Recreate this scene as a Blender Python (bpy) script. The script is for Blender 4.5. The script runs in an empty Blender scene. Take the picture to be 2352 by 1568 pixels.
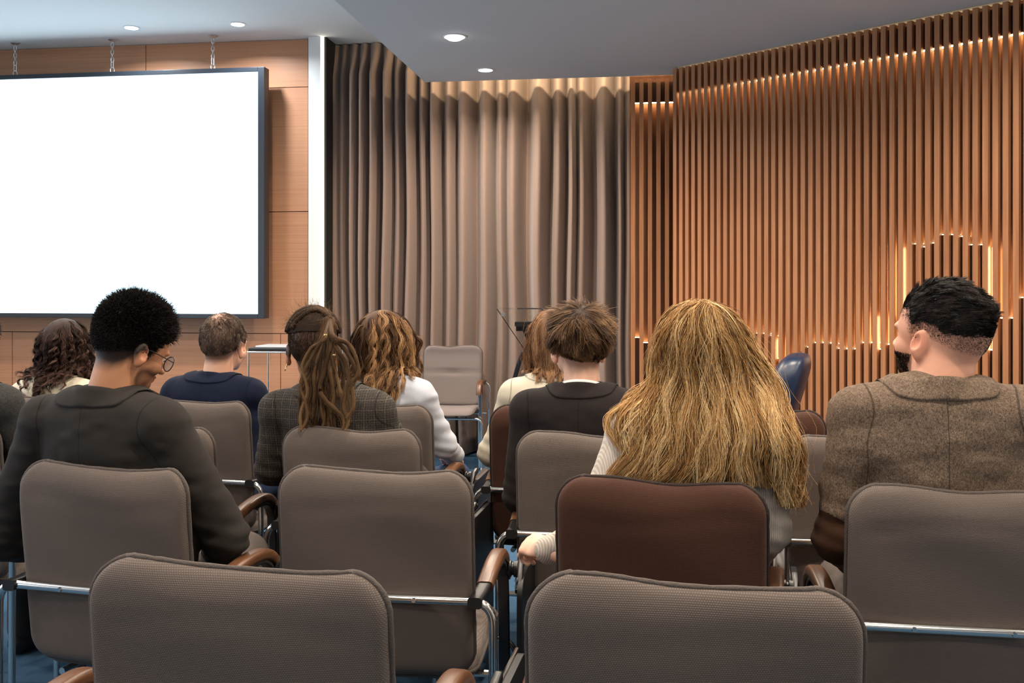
import bpy, math, random
import numpy as np
from mathutils import Vector, Matrix
C = bpy.context.scene.collection
R = math.radians
# ------------------------------------------------------------------ camera
TH = R(7.9); F = 2246.0; CX = 1176.0; HY = 655.0; EYE = 1.38
cam = bpy.data.cameras.new('camera'); camo = bpy.data.objects.new('camera', cam); C.objects.link(camo)
camo.location = (0, 0, EYE); camo.rotation_euler = (R(90), 0, TH)
cam.sensor_width = 36; cam.lens = F*36/2352; cam.shift_y = -(784-HY)/2352; cam.clip_start = .05
bpy.context.scene.camera = camo
vs = bpy.context.scene.view_settings
vs.view_transform = 'Standard'; vs.look = 'None'; vs.gamma = 1; vs.exposure = 0.0; vs.use_curve_mapping = False
bpy.context.scene.cycles.max_bounces = 5
bpy.context.scene.cycles.diffuse_bounces = 3
bpy.context.scene.cycles.use_adaptive_sampling = True
bpy.context.scene.cycles.adaptive_threshold = 0.04
bpy.context.scene.cycles.sample_clamp_indirect = 4
bpy.context.scene.cycles.use_denoising = True
w = bpy.data.worlds.new('world'); bpy.context.scene.world = w; w.use_nodes = True
w.node_tree.nodes['Background'].inputs[0].default_value = (.7, .8, 1, 1)
w.node_tree.nodes['Background'].inputs[1].default_value = .6

def ray(x, y):
    u = (x-CX)/F; v = (HY-y)/F
    return np.array([-math.sin(TH)+u*math.cos(TH), math.cos(TH)+u*math.sin(TH), v])
ORI = np.array([0, 0, EYE])
def P(x, y, t): return ORI + ray(x, y)*t
def onY(x, y, Y): d = ray(x, y); return ORI + d*(Y/d[1])
def onZ(x, y, Z): d = ray(x, y); return ORI + d*((Z-EYE)/d[2])
def wx(x, Y): return onY(x, HY, Y)[0]

def light(name, kind, loc, energy, color, size=.1, rot=(0, 0, 0), size_y=None, spread=None):
    L = bpy.data.lights.new(name, kind); L.energy = energy; L.color = color
    if kind == 'AREA':
        L.size = size; L.shape = 'DISK'; L.spread = R(155)
        if size_y: L.shape = 'RECTANGLE'; L.size_y = size_y; L.spread = R(180)
        if spread: L.spread = spread
    o = bpy.data.objects.new(name, L); C.objects.link(o); o.location = loc; o.rotation_euler = rot
    return o
WARM = (1, .86, .70); COOL = (.78, .88, 1)
SOFFIT = 2.95; CEIL = 3.40; YS = 7.40; YW = 7.73
XSE = onZ(975, 188, SOFFIT)[0]
# daylight through the windows of the left wall (off frame)
light('window_daylight', 'AREA', (-5.85, 1.6, 1.75), 90, COOL, 6.4, (0, R(-90), 0), 2.0)
bpy.data.objects['window_daylight'].rotation_euler = (R(90), 0, R(-90))
# cove strip hidden above the soffit edge, washing the curtain
cv = light('cove_light', 'AREA', ((XSE+1.35)/2+.05, 7.02, 3.10), 60, (1, .80, .52), 2.9, (R(96), 0, 0), .02)

# ------------------------------------------------------------------ materials
def mat(name, col, rough=.6, metal=0., spec=.5, emis=None, es=0., **kw):
    m = bpy.data.materials.new(name); m.use_nodes = True
    b = m.node_tree.nodes['Principled BSDF']
    b.inputs['Base Color'].default_value = (*col, 1); b.inputs['Roughness'].default_value = rough
    b.inputs['Metallic'].default_value = metal; b.inputs['Specular IOR Level'].default_value = spec
    if emis: b.inputs['Emission Color'].default_value = (*emis, 1); b.inputs['Emission Strength'].default_value = es
    for k, v in kw.items(): b.inputs[k.replace('_', ' ')].default_value = v
    return m
def srgb(r, g, b):
    f = lambda c: (c/255/12.92) if c/255 <= .04045 else ((c/255+.055)/1.055)**2.4
    return (f(r), f(g), f(b))
class N:
    def __init__(s, m): s.t = m.node_tree; s.b = s.t.nodes['Principled BSDF']
    def n(s, typ, **kw):
        x = s.t.nodes.new(typ)
        for k, v in kw.items():
            if k in x.inputs: x.inputs[k].default_value = v
            else: setattr(x, k, v)
        return x
    def l(s, a, b): s.t.links.new(a, b)
    def math(s, op, a, b=None, c=None):
        x = s.t.nodes.new('ShaderNodeMath'); x.operation = op
        for i, v in enumerate((a, b, c)):
            if v is None: continue
            if isinstance(v, (int, float)): x.inputs[i].default_value = v
            else: s.l(v, x.inputs[i])
        return x.outputs[0]
    def coord(s, scale=(1, 1, 1), kind='Object'):
        tc = s.n('ShaderNodeTexCoord'); mp = s.n('ShaderNodeMapping')
        mp.inputs['Scale'].default_value = scale; s.l(tc.outputs[kind], mp.inputs[0]); return mp.outputs[0]
    def noise(s, vec, scale, detail=4, rough=.5):
        x = s.n('ShaderNodeTexNoise'); x.inputs['Scale'].default_value = scale
        x.inputs['Detail'].default_value = detail; x.inputs['Roughness'].default_value = rough
        s.l(vec, x.inputs['Vector']); return x.outputs[0]
    def ramp(s, fac, stops):
        x = s.n('ShaderNodeValToRGB'); e = x.color_ramp.elements
        while len(e) < len(stops): e.new(.5)
        for q, (p, c) in zip(e, stops): q.position = p; q.color = (*c, 1)
        s.l(fac, x.inputs[0]); return x.outputs[0]
    def mix(s, fac, a, b, mode='MIX'):
        x = s.n('ShaderNodeMix'); x.data_type = 'RGBA'; x.blend_type = mode
        if isinstance(fac, (int, float)): x.inputs[0].default_value = fac
        else: s.l(fac, x.inputs[0])
        for i, v in ((6, a), (7, b)):
            if isinstance(v, tuple): x.inputs[i].default_value = (*v, 1)
            else: s.l(v, x.inputs[i])
        return x.outputs[2]
    def bump(s, h, strength=.3, dist=.002, prev=None):
        x = s.n('ShaderNodeBump'); x.inputs['Strength'].default_value = strength
        x.inputs['Distance'].default_value = dist; s.l(h, x.inputs['Height'])
        if prev is not None: s.l(prev, x.inputs['Normal'])
        return x.outputs[0]
    def attr(s, name):
        x = s.n('ShaderNodeAttribute'); x.attribute_name = name; return x.outputs['Fac']
    def col(s, c): s.l(c, s.b.inputs['Base Color'])
    def nrm(s, c): s.l(c, s.b.inputs['Normal'])

def wood(name, c1, c2, c3, scale, rough=.5, gs=1.0, spec=.3):
    m = mat(name, c2, rough, spec=spec); n = N(m); v = n.coord(scale)
    f = n.noise(v, gs, 8, .65); big = n.noise(n.coord((.7, .7, .7)), 1.3, 2)
    g = n.math('MULTIPLY_ADD', big, .35, n.math('MULTIPLY', f, .75))
    n.col(n.ramp(g, [(.3, c1), (.52, c2), (.75, c3)])); n.nrm(n.bump(f, .12, .002)); return m
M = {}
M['slat'] = wood('slat_oak', srgb(136, 86, 54), srgb(168, 113, 75), srgb(188, 134, 93), (40, 40, 1.6), .5)
M['wallwood'] = wood('panel_veneer', srgb(176, 122, 90), srgb(194, 140, 106), srgb(204, 152, 116), (1.0, 1.0, 85), .45)
M['armwood'] = wood('arm_wood', srgb(60, 36, 22), srgb(88, 56, 36), srgb(116, 78, 52), (60, 6, 60), .36, 1, .5)
M['dark'] = mat('dark_recess', srgb(22, 16, 12), .8)
M['white'] = mat('white_plaster', (.78, .78, .78), .9, spec=.2)
n = N(M['white']); n.nrm(n.bump(n.noise(n.coord(), 60, 3), .05, .002))
M['soffit'] = mat('grey_white_plaster', (.68, .68, .68), .85, spec=.25)
n = N(M['soffit']); n.nrm(n.bump(n.noise(n.coord(), 60, 3), .05, .002))
M['post'] = mat('white_panel', (.80, .80, .78), .5)
M['carpet'] = mat('blue_carpet', srgb(62, 98, 134), .95, spec=.1)
n = N(M['carpet']); v = n.coord(); f = n.noise(v, 260, 3, .7); g = n.noise(v, 45, 3, .6)
n.col(n.mix(n.math('MULTIPLY_ADD', f, .7, n.math('MULTIPLY', g, .3)), srgb(26, 50, 74), srgb(84, 118, 148))); n.nrm(n.bump(f, .8, .004))
M['led'] = mat('led_strip', (1, .8, .5), .5, emis=(1, .76, .40), es=30)
M['leddim'] = mat('led_strip_dim', (1, .8, .5), .5, emis=(1, .74, .40), es=2.5)
M['ledpost'] = mat('led_line', (1, 1, .9), .5, emis=(1, .93, .72), es=6)
M['downlight'] = mat('downlight_lens', (1, 1, 1), .4, emis=(1, .97, .9), es=14)
M['rim'] = mat('downlight_rim', (.8, .8, .8), .4)
M['screen'] = mat('lit_display', (0, 0, 0), .4, spec=.2, emis=(.68, .88, 1), es=2.5)
M['mark'] = mat('lit_display_mark', (0, 0, 0), .4, emis=(.80, .90, .93), es=1.0)
M['frame'] = mat('screen_frame', srgb(34, 40, 48), .35)
M['chrome'] = mat('chrome', (.78, .77, .74), .16, 1.)
M['zinc'] = mat('galvanised_steel', (.62, .64, .66), .33, 1.)
M['black'] = mat('black_plastic', srgb(22, 22, 24), .38)
M['panelblack'] = mat('black_laminate', srgb(20, 21, 24), .5)
M['steel'] = mat('dark_grey_steel', srgb(62, 60, 62), .42, .6)
M['glass'] = mat('clear_acrylic', (.97, 1, .98), .02, Transmission_Weight=1.0, IOR=1.12)
M['lens'] = mat('spectacle_lens', (.9, .95, 1), .02, Transmission_Weight=.85, IOR=1.1)
M['sunlens'] = mat('sunglass_lens', srgb(40, 50, 70), .05, spec=.9)
M['gold'] = mat('gold_metal', (.9, .65, .3), .25, 1.)
M['eye'] = mat('eye_white', (.75, .72, .70), .2)
M['leatherblue'] = mat('blue_leather', srgb(9, 32, 62), .38, spec=.6)
n = N(M['leatherblue']); n.nrm(n.bump(n.noise(n.coord(), 120, 4), .15, .002))
M['laptop'] = mat('silver_lid', (.72, .72, .72), .35, .6)
def cloth_curtain():
    m = mat('curtain_fabric', srgb(140, 118, 104), .9, spec=.15, Sheen_Weight=.2); n = N(m)
    v = n.coord((300, 300, 300)); f = n.noise(v, 1, 3, .7)
    n.col(n.mix(f, srgb(124, 103, 92), srgb(156, 134, 121))); n.nrm(n.bump(f, .25, .001)); return m
M['curtain'] = cloth_curtain()
def chairfab(name, c):
    m = mat(name, c, .82, spec=.25, Sheen_Weight=.08); n = N(m)
    tc = n.n('ShaderNodeTexCoord'); sp = n.n('ShaderNodeSeparateXYZ'); n.l(tc.outputs['Object'], sp.inputs[0])
    k = 2*math.pi/.0029
    zr = n.math('MULTIPLY', sp.outputs[2], k); zz = n.math('SINE', n.math('MULTIPLY', zr, 1.0))
    sh = n.math('MULTIPLY', n.math('SIGN', n.math('SINE', n.math('MULTIPLY', zr, .5))), math.pi/2)
    xx = n.math('SINE', n.math('ADD', n.math('MULTIPLY', sp.outputs[0], k*.8), sh))
    h = n.math('MULTIPLY', n.math('ADD', xx, 1.0), n.math('MULTIPLY', n.math('ADD', zz, 1.0), .25))
    big = n.noise(n.coord(), 5, 3)
    c1 = tuple(x*.62 for x in c); c2 = tuple(min(1, x*1.35) for x in c)
    base = n.mix(h, c1, c2)
    n.col(n.mix(n.math('MULTIPLY', big, .35), base, tuple(x*.75 for x in c)))
    n.nrm(n.bump(h, .5, .0012)); return m
M['fabgrey'] = chairfab('grey_mesh_fabric', srgb(110, 98, 91))
M['fabbrown'] = chairfab('brown_mesh_fabric', srgb(78, 47, 33))
M['fablight'] = chairfab('pale_grey_fabric', srgb(134, 122, 118))
M['pipgrey'] = mat('grey_piping', srgb(80, 71, 66), .85); M['pipbrown'] = mat('brown_piping', srgb(40, 26, 20), .85)
for k in ('pipgrey', 'pipbrown'):
    n = N(M[k]); n.nrm(n.bump(n.noise(n.coord(), 300, 2), .7, .002))

# ------------------------------------------------------------------ mesh helpers
def mobj(name, V, Fc, m, parent=None, smooth=True, kind=None, attrs=None, loc=None, rot=None):
    me = bpy.data.meshes.new(name); V = np.asarray(V, dtype=np.float32)
    if isinstance(Fc, np.ndarray):
        k = Fc.shape[1]; me.vertices.add(len(V)); me.vertices.foreach_set('co', V.ravel())
        me.loops.add(Fc.size); me.loops.foreach_set('vertex_index', Fc.ravel().astype(np.int32))
        me.polygons.add(len(Fc)); me.polygons.foreach_set('loop_start', np.arange(0, Fc.size, k, dtype=np.int32))
        me.polygons.foreach_set('loop_total', np.full(len(Fc), k, dtype=np.int32)); me.update(calc_edges=True)
        if k != 3: me.validate()
    else:
        me.from_pydata([tuple(v) for v in V], [], [tuple(f) for f in Fc]); me.update()
    for a, vals in (attrs or {}).items():
        at = me.attributes.new(a, 'FLOAT', 'POINT'); at.data.foreach_set('value', np.asarray(vals, dtype=np.float32))
    if smooth: me.polygons.foreach_set('use_smooth', [True]*len(me.polygons))
    me.materials.append(m)
    o = bpy.data.objects.new(name, me); C.objects.link(o)
    if parent: o.parent = parent
    if kind: o['kind'] = kind
    if loc is not None: o.location = loc
    if rot is not None: o.rotation_euler = rot
    return o
class MB:
    def __init__(s): s.v = []; s.f = []
    def add(s, V, Fc):
        b = len(s.v); s.v += [tuple(map(float, v)) for v in V]; s.f += [tuple(int(i)+b for i in f) for f in Fc]; return s
    def hexa(s, p):  # 8 corners: bottom 4 ccw, top 4
        return s.add(p, [(3, 2, 1, 0), (4, 5, 6, 7), (0, 1, 5, 4), (1, 2, 6, 5), (2, 3, 7, 6), (3, 0, 4, 7)])
    def box(s, a, b):
        (x0, y0, z0), (x1, y1, z1) = a, b
        return s.hexa([(x0, y0, z0), (x1, y0, z0), (x1, y1, z0), (x0, y1, z0), (x0, y0, z1), (x1, y0, z1), (x1, y1, z1), (x0, y1, z1)])
    def tube(s, pts, r, seg=10, cap=True, flat=None):
        pts = [Vector(p) for p in pts]; n = len(pts); rr = r if hasattr(r, '__len__') else [r]*n
        T = []
        for i in range(n):
            t = pts[min(i+1, n-1)]-pts[max(i-1, 0)]; T.append(t.normalized() if t.length > 1e-9 else Vector((0, 0, 1)))
        a = Vector((0, 0, 1)) if abs(T[0].z) < .9 else Vector((1, 0, 0))
        if flat: a = Vector(flat)
        V = []
        for i in range(n):
            u = (a-T[i]*a.dot(T[i])).normalized(); w_ = T[i].cross(u); a = u if not flat else a
            for k in range(seg):
                q = 2*math.pi*k/seg; V.append(pts[i]+u*math.cos(q)*rr[i]+w_*math.sin(q)*rr[i])
        Fc = [(i*seg+k, i*seg+(k+1) % seg, (i+1)*seg+(k+1) % seg, (i+1)*seg+k) for i in range(n-1) for k in range(seg)]
        if cap: Fc += [tuple(range(seg-1, -1, -1)), tuple((n-1)*seg+k for k in range(seg))]
        return s.add(V, Fc)
    def sweep(s, pts, prof, side):  # prof: list of (a,b) offsets: a along side, b along normal
        pts = [Vector(p) for p in pts]; n = len(pts); side = Vector(side).normalized(); V = []; k = len(prof)
        for i in range(n):
            t = (pts[min(i+1, n-1)]-pts[max(i-1, 0)]).normalized(); nn = side.cross(t).normalized()
            sc = 1.0
            for a, b in prof: V.append(pts[i]+side*a*sc+nn*b*sc)
        Fc = [(i*k+j, i*k+(j+1) % k, (i+1)*k+(j+1) % k, (i+1)*k+j) for i in range(n-1) for j in range(k)]
        Fc += [tuple(range(k-1, -1, -1)), tuple((n-1)*k+j for j in range(k))]
        return s.add(V, Fc)
    def lathe(s, prof, c=(0, 0, 0), seg=24, axis='z'):
        V = []
        for (r, z) in prof:
            for k in range(seg):
                q = 2*math.pi*k/seg; x, y = r*math.cos(q), r*math.sin(q)
                p = (x, y, z) if axis == 'z' else ((z, x, y) if axis == 'x' else (x, z, y))
                V.append((p[0]+c[0], p[1]+c[1], p[2]+c[2]))
        n = len(prof)
        Fc = [(i*seg+k, i*seg+(k+1) % seg, (i+1)*seg+(k+1) % seg, (i+1)*seg+k) for i in range(n-1) for k in range(seg)]
        Fc += [tuple(range(seg-1, -1, -1)), tuple((n-1)*seg+k for k in range(seg))]
        return s.add(V, Fc)
    def build(s, name, m, parent=None, smooth=True, kind=None, bevel=0, angle=40):
        o = mobj(name, s.v, s.f, m, parent, smooth, kind)
        if smooth:
            try: o.data.set_sharp_from_angle(angle=R(angle))
            except Exception: pass
        if bevel:
            b = o.modifiers.new('bevel', 'BEVEL'); b.width = bevel; b.segments = 2; b.limit_method = 'ANGLE'
        return o
def rprof(w, h, r, n=4):
    out = []
    for sx, sy, a0 in ((1, 1, 0), (-1, 1, 90), (-1, -1, 180), (1, -1, 270)):
        for k in range(n+1):
            a = R(a0+90*k/n); out.append((sx*(w/2-r)+r*math.cos(a), sy*(h/2-r)+r*math.sin(a)))
    return out
def fillet(pts, r, n=6):
    pts = [Vector(p) for p in pts]; out = [pts[0]]
    for i in range(1, len(pts)-1):
        a, b, c = pts[i-1], pts[i], pts[i+1]; u = (a-b).normalized(); v = (c-b).normalized()
        p0, p1 = b+u*r, b+v*r
        for k in range(n+1):
            t = k/n; out.append(p0*(1-t)**2+b*2*t*(1-t)+p1*t*t)
    out.append(pts[-1]); return out
def crom(pts, n=6):
    pts = [np.array(p, float) for p in pts]; out = []
    for i in range(len(pts)-1):
        p0 = pts[max(i-1, 0)]; p1 = pts[i]; p2 = pts[i+1]; p3 = pts[min(i+2, len(pts)-1)]
        for k in range(n):
            t = k/n; out.append(.5*((2*p1)+(-p0+p2)*t+(2*p0-5*p1+4*p2-p3)*t*t+(-p0+3*p1-3*p2+p3)*t**3))
    out.append(pts[-1]); return out
def tag(o, label, cat, group=None):
    o['label'] = label; o['category'] = cat
    if group: o['group'] = group
    return o
def empty(name, loc=(0, 0, 0), rz=0, label=None, cat=None, group=None):
    o = bpy.data.objects.new(name, None); C.objects.link(o); o.location = loc; o.rotation_euler = (0, 0, rz)
    if label: tag(o, label, cat, group)
    return o
def copy_tree(o, parent=None):
    c = o.copy(); C.objects.link(c); c.parent = parent
    for ch in list(o.children): copy_tree(ch, c)
    return c

# ------------------------------------------------------------------ room
XL, XR, YB = -6.0, 5.2, -3.6
MB().box((XL-.1, YB-.1, -.1), (XR+.1, YW+1.0, 0)).build('floor', M['carpet'], smooth=False, kind='structure')
MB().box((XL-.1, YB-.1, CEIL), (XR+.1, YW+1.0, CEIL+.1)).build('ceiling', M['white'], smooth=False, kind='structure')
b = MB(); b.box((XSE, YB, SOFFIT), (XR, YS, SOFFIT+.04)); b.box((XSE, YB, SOFFIT+.04), (XSE+.05, YS, CEIL))
b.box((XSE+.05, YS-.03, SOFFIT+.04), (XR, YS, SOFFIT+.06))
b.build('ceiling_soffit', M['soffit'], smooth=False, kind='structure')
MB().box((XL-.1, YB-.1, 0), (XR+.1, YB, CEIL)).build('wall_back', M['white'], smooth=False, kind='structure')
b = MB(); b.box((XL-.1, YB, 0), (XL, YW+.3, .75)); b.box((XL-.1, YB, 2.75), (XL, YW+.3, CEIL)); b.box((XL-.1, YB, .75), (XL, -1.6, 2.75)); b.box((XL-.1, 4.8, .75), (XL, YW+.3, 2.75))
b.build('wall_left', M['white'], smooth=False, kind='structure')
b = MB()
for k in range(5): y = -1.6+k*1.6; b.box((XL-.08, y-.03, .75), (XL-.02, y+.03, 2.75))
b.box((XL-.08, -1.6, .75), (XL-.02, 4.8, .80)); b.box((XL-.08, -1.6, 2.70), (XL-.02, 4.8, 2.75))
b.build('window_1', M['post'], smooth=False, kind='structure')
# front wall of veneered panels, split by thin dark seams
xw1 = wx(708, YW-.02)
def zAt(y, Y=YW-.02, x=650): return onY(x, y, Y)[2]
seam_z = [0, zAt(766), zAt(486), zAt(201), CEIL]
xs_hi = [XL, wx(338, YW)-2.6, wx(338, YW), xw1]; xs_lo = [XL, wx(333, YW)-2.4, wx(333, YW)-1.2, wx(333, YW), wx(333, YW)+1.2, xw1]
b = MB(); g = .003
for i in range(4):
    xs = xs_lo if i == 0 else xs_hi
    for a, c in zip(xs[:-1], xs[1:]):
        if c > a: b.box((a+g, YW-.02, seam_z[i]+g), (min(c, xw1)-g, YW, seam_z[i+1]-g))
MB().box((XL, YW-.001, 0), (xw1, YW+.05, CEIL)).build('trim_4', M['dark'], smooth=False, kind='structure')
b.build('wall_front', M['wallwood'], smooth=False, kind='structure')
# wall behind the curtain
MB().box((xw1, YW+.42, 0), (XR, YW+.5, CEIL)).build('wall_front_recess', M['dark'], smooth=False, kind='structure')
x1, x2, x3 = wx(708.5, YW-.08), wx(736, YW-.08), wx(742, YW-.08)
MB().box((x1, YW-.08, 0), (x2, YW+.42, CEIL)).build('trim_1', M['post'], smooth=False, kind='structure')
MB().box((x2+.001, YW-.075, 0), (x3, YW-.03, CEIL)).build('trim_2', M['ledpost'], smooth=False, kind='structure')
MB().box((x3+.001, YW-.06, 0), (x3+.02, YW+.42, CEIL)).build('gap_shade_strip', M['dark'], smooth=False, kind='structure')  # dark strip; shade of the gap beside the curtain is in its colour

# slatted walls -----------------------------------------------------------
P1 = onZ(1545.7, 154.6, SOFFIT)[:2]; P2 = onZ(2302.6, 0, SOFFIT)[:2]
dv = (P2-P1)/np.linalg.norm(P2-P1); nv = np.array([-dv[1], dv[0]])
if nv[1] < 0: nv = -nv     # nv points away from the room, into the wall
def s_of(x, A=P1, d=dv):
    r = ray(x, HY)[:2]; m_ = np.array([[r[0], -d[0]], [r[1], -d[1]]]); t, s = np.linalg.solve(m_, A); return s, t
pitch = (s_of(2351.2)[0]-s_of(1559.9)[0])/43
def slat_wall(A, d, nrm, pitch, sw, count, sky, zled, strips, name):
    """front slats, a board behind them with a stepped top, LED strips on its steps"""
    def q(s, dpt, z): p = A+d*s+nrm*dpt; return (p[0], p[1], z)
    def bx(b, s0, s1, d0, d1, z0, z1): b.hexa([q(s0, d0, z0), q(s1, d0, z0), q(s1, d1, z0), q(s0, d1, z0), q(s0, d0, z1), q(s1, d0, z1), q(s1, d1, z1), q(s0, d1, z1)])
    b = MB()
    for i in range(count): bx(b, i*pitch, i*pitch+sw, 0, .034, 0, SOFFIT-.012)
    bk = MB(); bx(bk, -.01, count*pitch, .085, .105, 0, SOFFIT+.3)
    root = b.build(name, M['slat'], smooth=False, kind='structure')
    bk.build('backing_panel', M['slatback'], root, smooth=False)
    bb = MB(); gl = []
    c0 = sw/2
    for i in range(count-1):
        s0 = c0+i*pitch; zt = sky(i); bx(bb, s0, s0+pitch, .042, .075, 0, zt); gl.append(zt)
        bx(bb, s0, s0+pitch, .042, .075, zled, SOFFIT-.03)
    o = bb.build('stepped_board', M['slatboard'], root, smooth=False)
    lb = MB(); ld = MB()
    for i in range(count-1):
        s0 = c0+i*pitch
        bx(lb, s0, s0+pitch, .058, .072, gl[i]+.0005, gl[i]+.004); bx(lb, s0, s0+pitch, .055, .072, zled-.005, zled-.0005)
        bx(ld, s0, s0+pitch, .060, .072, SOFFIT-.0299, SOFFIT-.027)
    for (i, side, z0, z1) in strips:
        s0 = c0+i*pitch; bx(lb, s0+pitch*.36, s0+pitch*.60, .050, .074, z0, z1)
    lb.build('led_strip', M['led'], root, smooth=False); ld.build('led_strip', M['leddim'], root, smooth=False)
    return root
M['slatboard'] = wood('board_oak_gap_shade', srgb(62, 40, 27), srgb(76, 51, 35), srgb(90, 62, 43), (40, 40, 1.6), .6)  # slat oak darkened; shade between the slats is put into the colour
M['slatback'] = wood('backing_oak_gap_shade', srgb(88, 54, 34), srgb(112, 72, 46), srgb(128, 86, 58), (40, 40, 1.6), .6)  # backing coloured darker too, so the gaps look shaded
tab = [(100, 685), (157, 683), (205, 700), (250, 808), (300, 760), (357, 720), (420, 700), (500, 690), (600, 670), (700, 655), (800, 658), (842, 658), (883, 660), (925, 672), (966, 803), (1010, 830), (1052, 830), (1094, 800), (1130, 737), (1178, 712), (1222, 712), (1267, 716), (1311, 745), (1357, 748), (1404, 748), (1450, 712), (1497, 712), (1548, 750), (1595, 722), (1642, 700), (1690, 560), (1738, 148), (1792, 165), (1843, 143), (1897, 95), (1950, 95), (2005, 105), (2060, 153), (2117, 153), (2170, 755), (2225, 572), (2290, 572), (2345, 455), (2400, 455), (2500, 600)]
def skyl(i):
    s = .016+ (i+.5)*pitch; p = P1+dv*s
    # pixel column of this gap
    r_ = p[0]*math.cos(TH)+p[1]*math.sin(TH); f_ = -p[0]*math.sin(TH)+p[1]*math.cos(TH)
    px = CX+F*r_/f_; cxp = (px-1400)*2.4706
    v = min(tab, key=lambda a: abs(a[0]-cxp))[1]
    if cxp > 2600: v = 650+90*math.sin(i*1.7)
    y = 500+v/2.4706; return EYE+(HY-y)*f_/F
ZLED = onY(1558.7, 211.3, (P1+dv*s_of(1558.7)[0])[1])[2]
def gi(cxp): s, t = s_of(1400+cxp/2.4706); return int(round((s-.016)/pitch-.5))
def zpx(cxp, yc): s, t = s_of(1400+cxp/2.4706); return EYE+(HY-(500+yc/2.4706))*t/F
strips = [(gi(1690), 1, zpx(1690, 560), zpx(1690, 168)), (gi(2170), 1, zpx(2170, 755), zpx(2170, 165)), (gi(966), -1, zpx(966, 800), zpx(966, 690)), (gi(1548), 1, zpx(1548, 748), zpx(1548, 560))]
NS = 76
slat_wall(P1, dv, nv, pitch, pitch*.56, NS, skyl, ZLED, strips, 'wall_right')
# short frontal part between curtain and diagonal wall
YF = 7.45; A2 = np.array([wx(1449, YF), YF]); pf = wx(1489, YF)-wx(1469.5, YF)
tabf = [683, 712, 808, 760, 740, 740]
def skyf(i): return EYE+(HY-(500+tabf[min(i, 5)]/2.4706))*(YF/ray(1490, HY)[1])/F
zlf = onY(1490, 235, YF+.05)[2]
slat_wall(A2, np.array([1., 0.]), np.array([0., 1.]), pf, pf*.5, 7, skyf, zlf, [(1, 1, skyf(2), skyf(1))], 'wall_right_return')
# side of the diagonal wall and the plain wall beyond its end
e = P1+nv*.11; E2 = P1+dv*(NS*pitch)
b = MB(); b.hexa([(P1[0], P1[1], 0), (P1[0]+.004, P1[1], 0), (e[0]+.1, YW+.3, 0), (e[0]+.09, YW+.3, 0), (P1[0], P1[1], SOFFIT-.012), (P1[0]+.004, P1[1], SOFFIT-.012), (e[0]+.1, YW+.3, SOFFIT), (e[0]+.09, YW+.3, SOFFIT)])
MB().box((E2[0], YB, 0), (E2[0]+.1, E2[1]+.1, CEIL)).build('wall_right_rear', M['white'], smooth=False, kind='structure')

# curtain ------------------------------------------------------------------
def curtain():
    xa, xb = wx(746, YW), wx(1449, YW); rng = np.random.RandomState(5); nx, nz = 900, 26
    # fold ridges read from the photograph, (x pixel, strength)
    rid = [(752, .5), (775, .5), (800, .7), (823, .8), (850, .9), (880, .9), (905, .6), (935, 1), (965, .7), (993, 1), (1028, .8), (1062, 1.05), (1112, 1.1), (1148, .9), (1177, 1), (1237, 1.3), (1280, 1), (1312, 1.1), (1335, .9), (1388, 1.2), (1425, .9), (1446, .8)]
    rx = np.array([wx(a, YW) for a, _ in rid]); rs = np.array([s for _, s in rid])
    X = np.linspace(xa, xb, nx); V = []
    zz = np.linspace(.02, CEIL-.01, nz)
    for z in zz:
        q = 1-z/CEIL; off = .012*np.sin(3*z+X*4)*q + .01*np.sin(1.7*z+X*9)*q
        y = np.zeros(nx)
        for a, s in zip(rx, rs):
            i = np.argsort(abs(rx-a))[1:3]; wd = .40*abs(rx[i]-a).mean()
            y = np.maximum(y, s*.21*np.exp(-(abs((X+off)-a)/wd)**2.5))
        gather = np.clip((CEIL-z)/.25, .35, 1)
        y = y*gather + .004*np.sin(X*31+z*.8)
        V.append(np.stack([X, YW+.21-y, np.full(nx, z)], 1))
    V = np.concatenate(V); idx = np.arange(nx*nz).reshape(nz, nx)
    Fq = np.stack([idx[:-1, :-1], idx[:-1, 1:], idx[1:, 1:], idx[1:, :-1]], -1).reshape(-1, 4)
    o = mobj('curtain', V, Fq, M['curtain'])
    s = o.modifiers.new('thickness', 'SOLIDIFY'); s.thickness = .004
    tag(o, 'taupe floor-length curtain hanging in deep folds across the front of the room', 'curtain')
curtain()

# screen ------------------------------------------------------------------
def screen():
    Y = 7.45; x1 = wx(607, Y); x0 = x1-5.6
    zt = onY(607, 153, Y)[2]; zb = onY(607, 731.5, Y)[2]; xi = wx(592, Y); zi = onY(592, 164, Y)[2]; zo = onY(592, 721, Y)[2]
    root = empty('projection_screen', ((x0+x1)/2, Y, zb), 0, 'large white lit screen in a black frame hanging on the front wall', 'screen')
    ox, oy, oz = root.location
    bw = x1-xi; b = MB()
    def bx(a, c): b.box((a[0]-ox, a[1]-oy, a[2]-oz), (c[0]-ox, c[1]-oy, c[2]-oz))
    bx((xi, Y, zb), (x1, Y+.10, zt)); bx((x0, Y, zb), (x0+bw, Y+.10, zt)); bx((x0+bw, Y, zi), (xi, Y+.10, zt)); bx((x0+bw, Y, zb), (xi, Y+.10, zo))
    bx((x0+.01, Y+.06, zb+.01), (x1-.01, Y+.11, zt-.01))
    b.build('frame', M['frame'], root, smooth=False, bevel=.003)
    b = MB(); bx2 = ((x0+bw-ox, .012, zo-oz), (xi-ox, .03, zi-oz)); b.box(*bx2); b.build('display', M['screen'], root, smooth=False)
    c = onY(384, 189, Y+.01)-np.array([ox, oy, oz]); b = MB()
    b.tube([c+np.array([-.012, 0, -.008]), c+np.array([0, 0, .012]), c+np.array([.012, 0, -.008])], .0018, 5); b.build('cursor_mark', M['mark'], root)
    return zt
zscr = screen()
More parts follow.
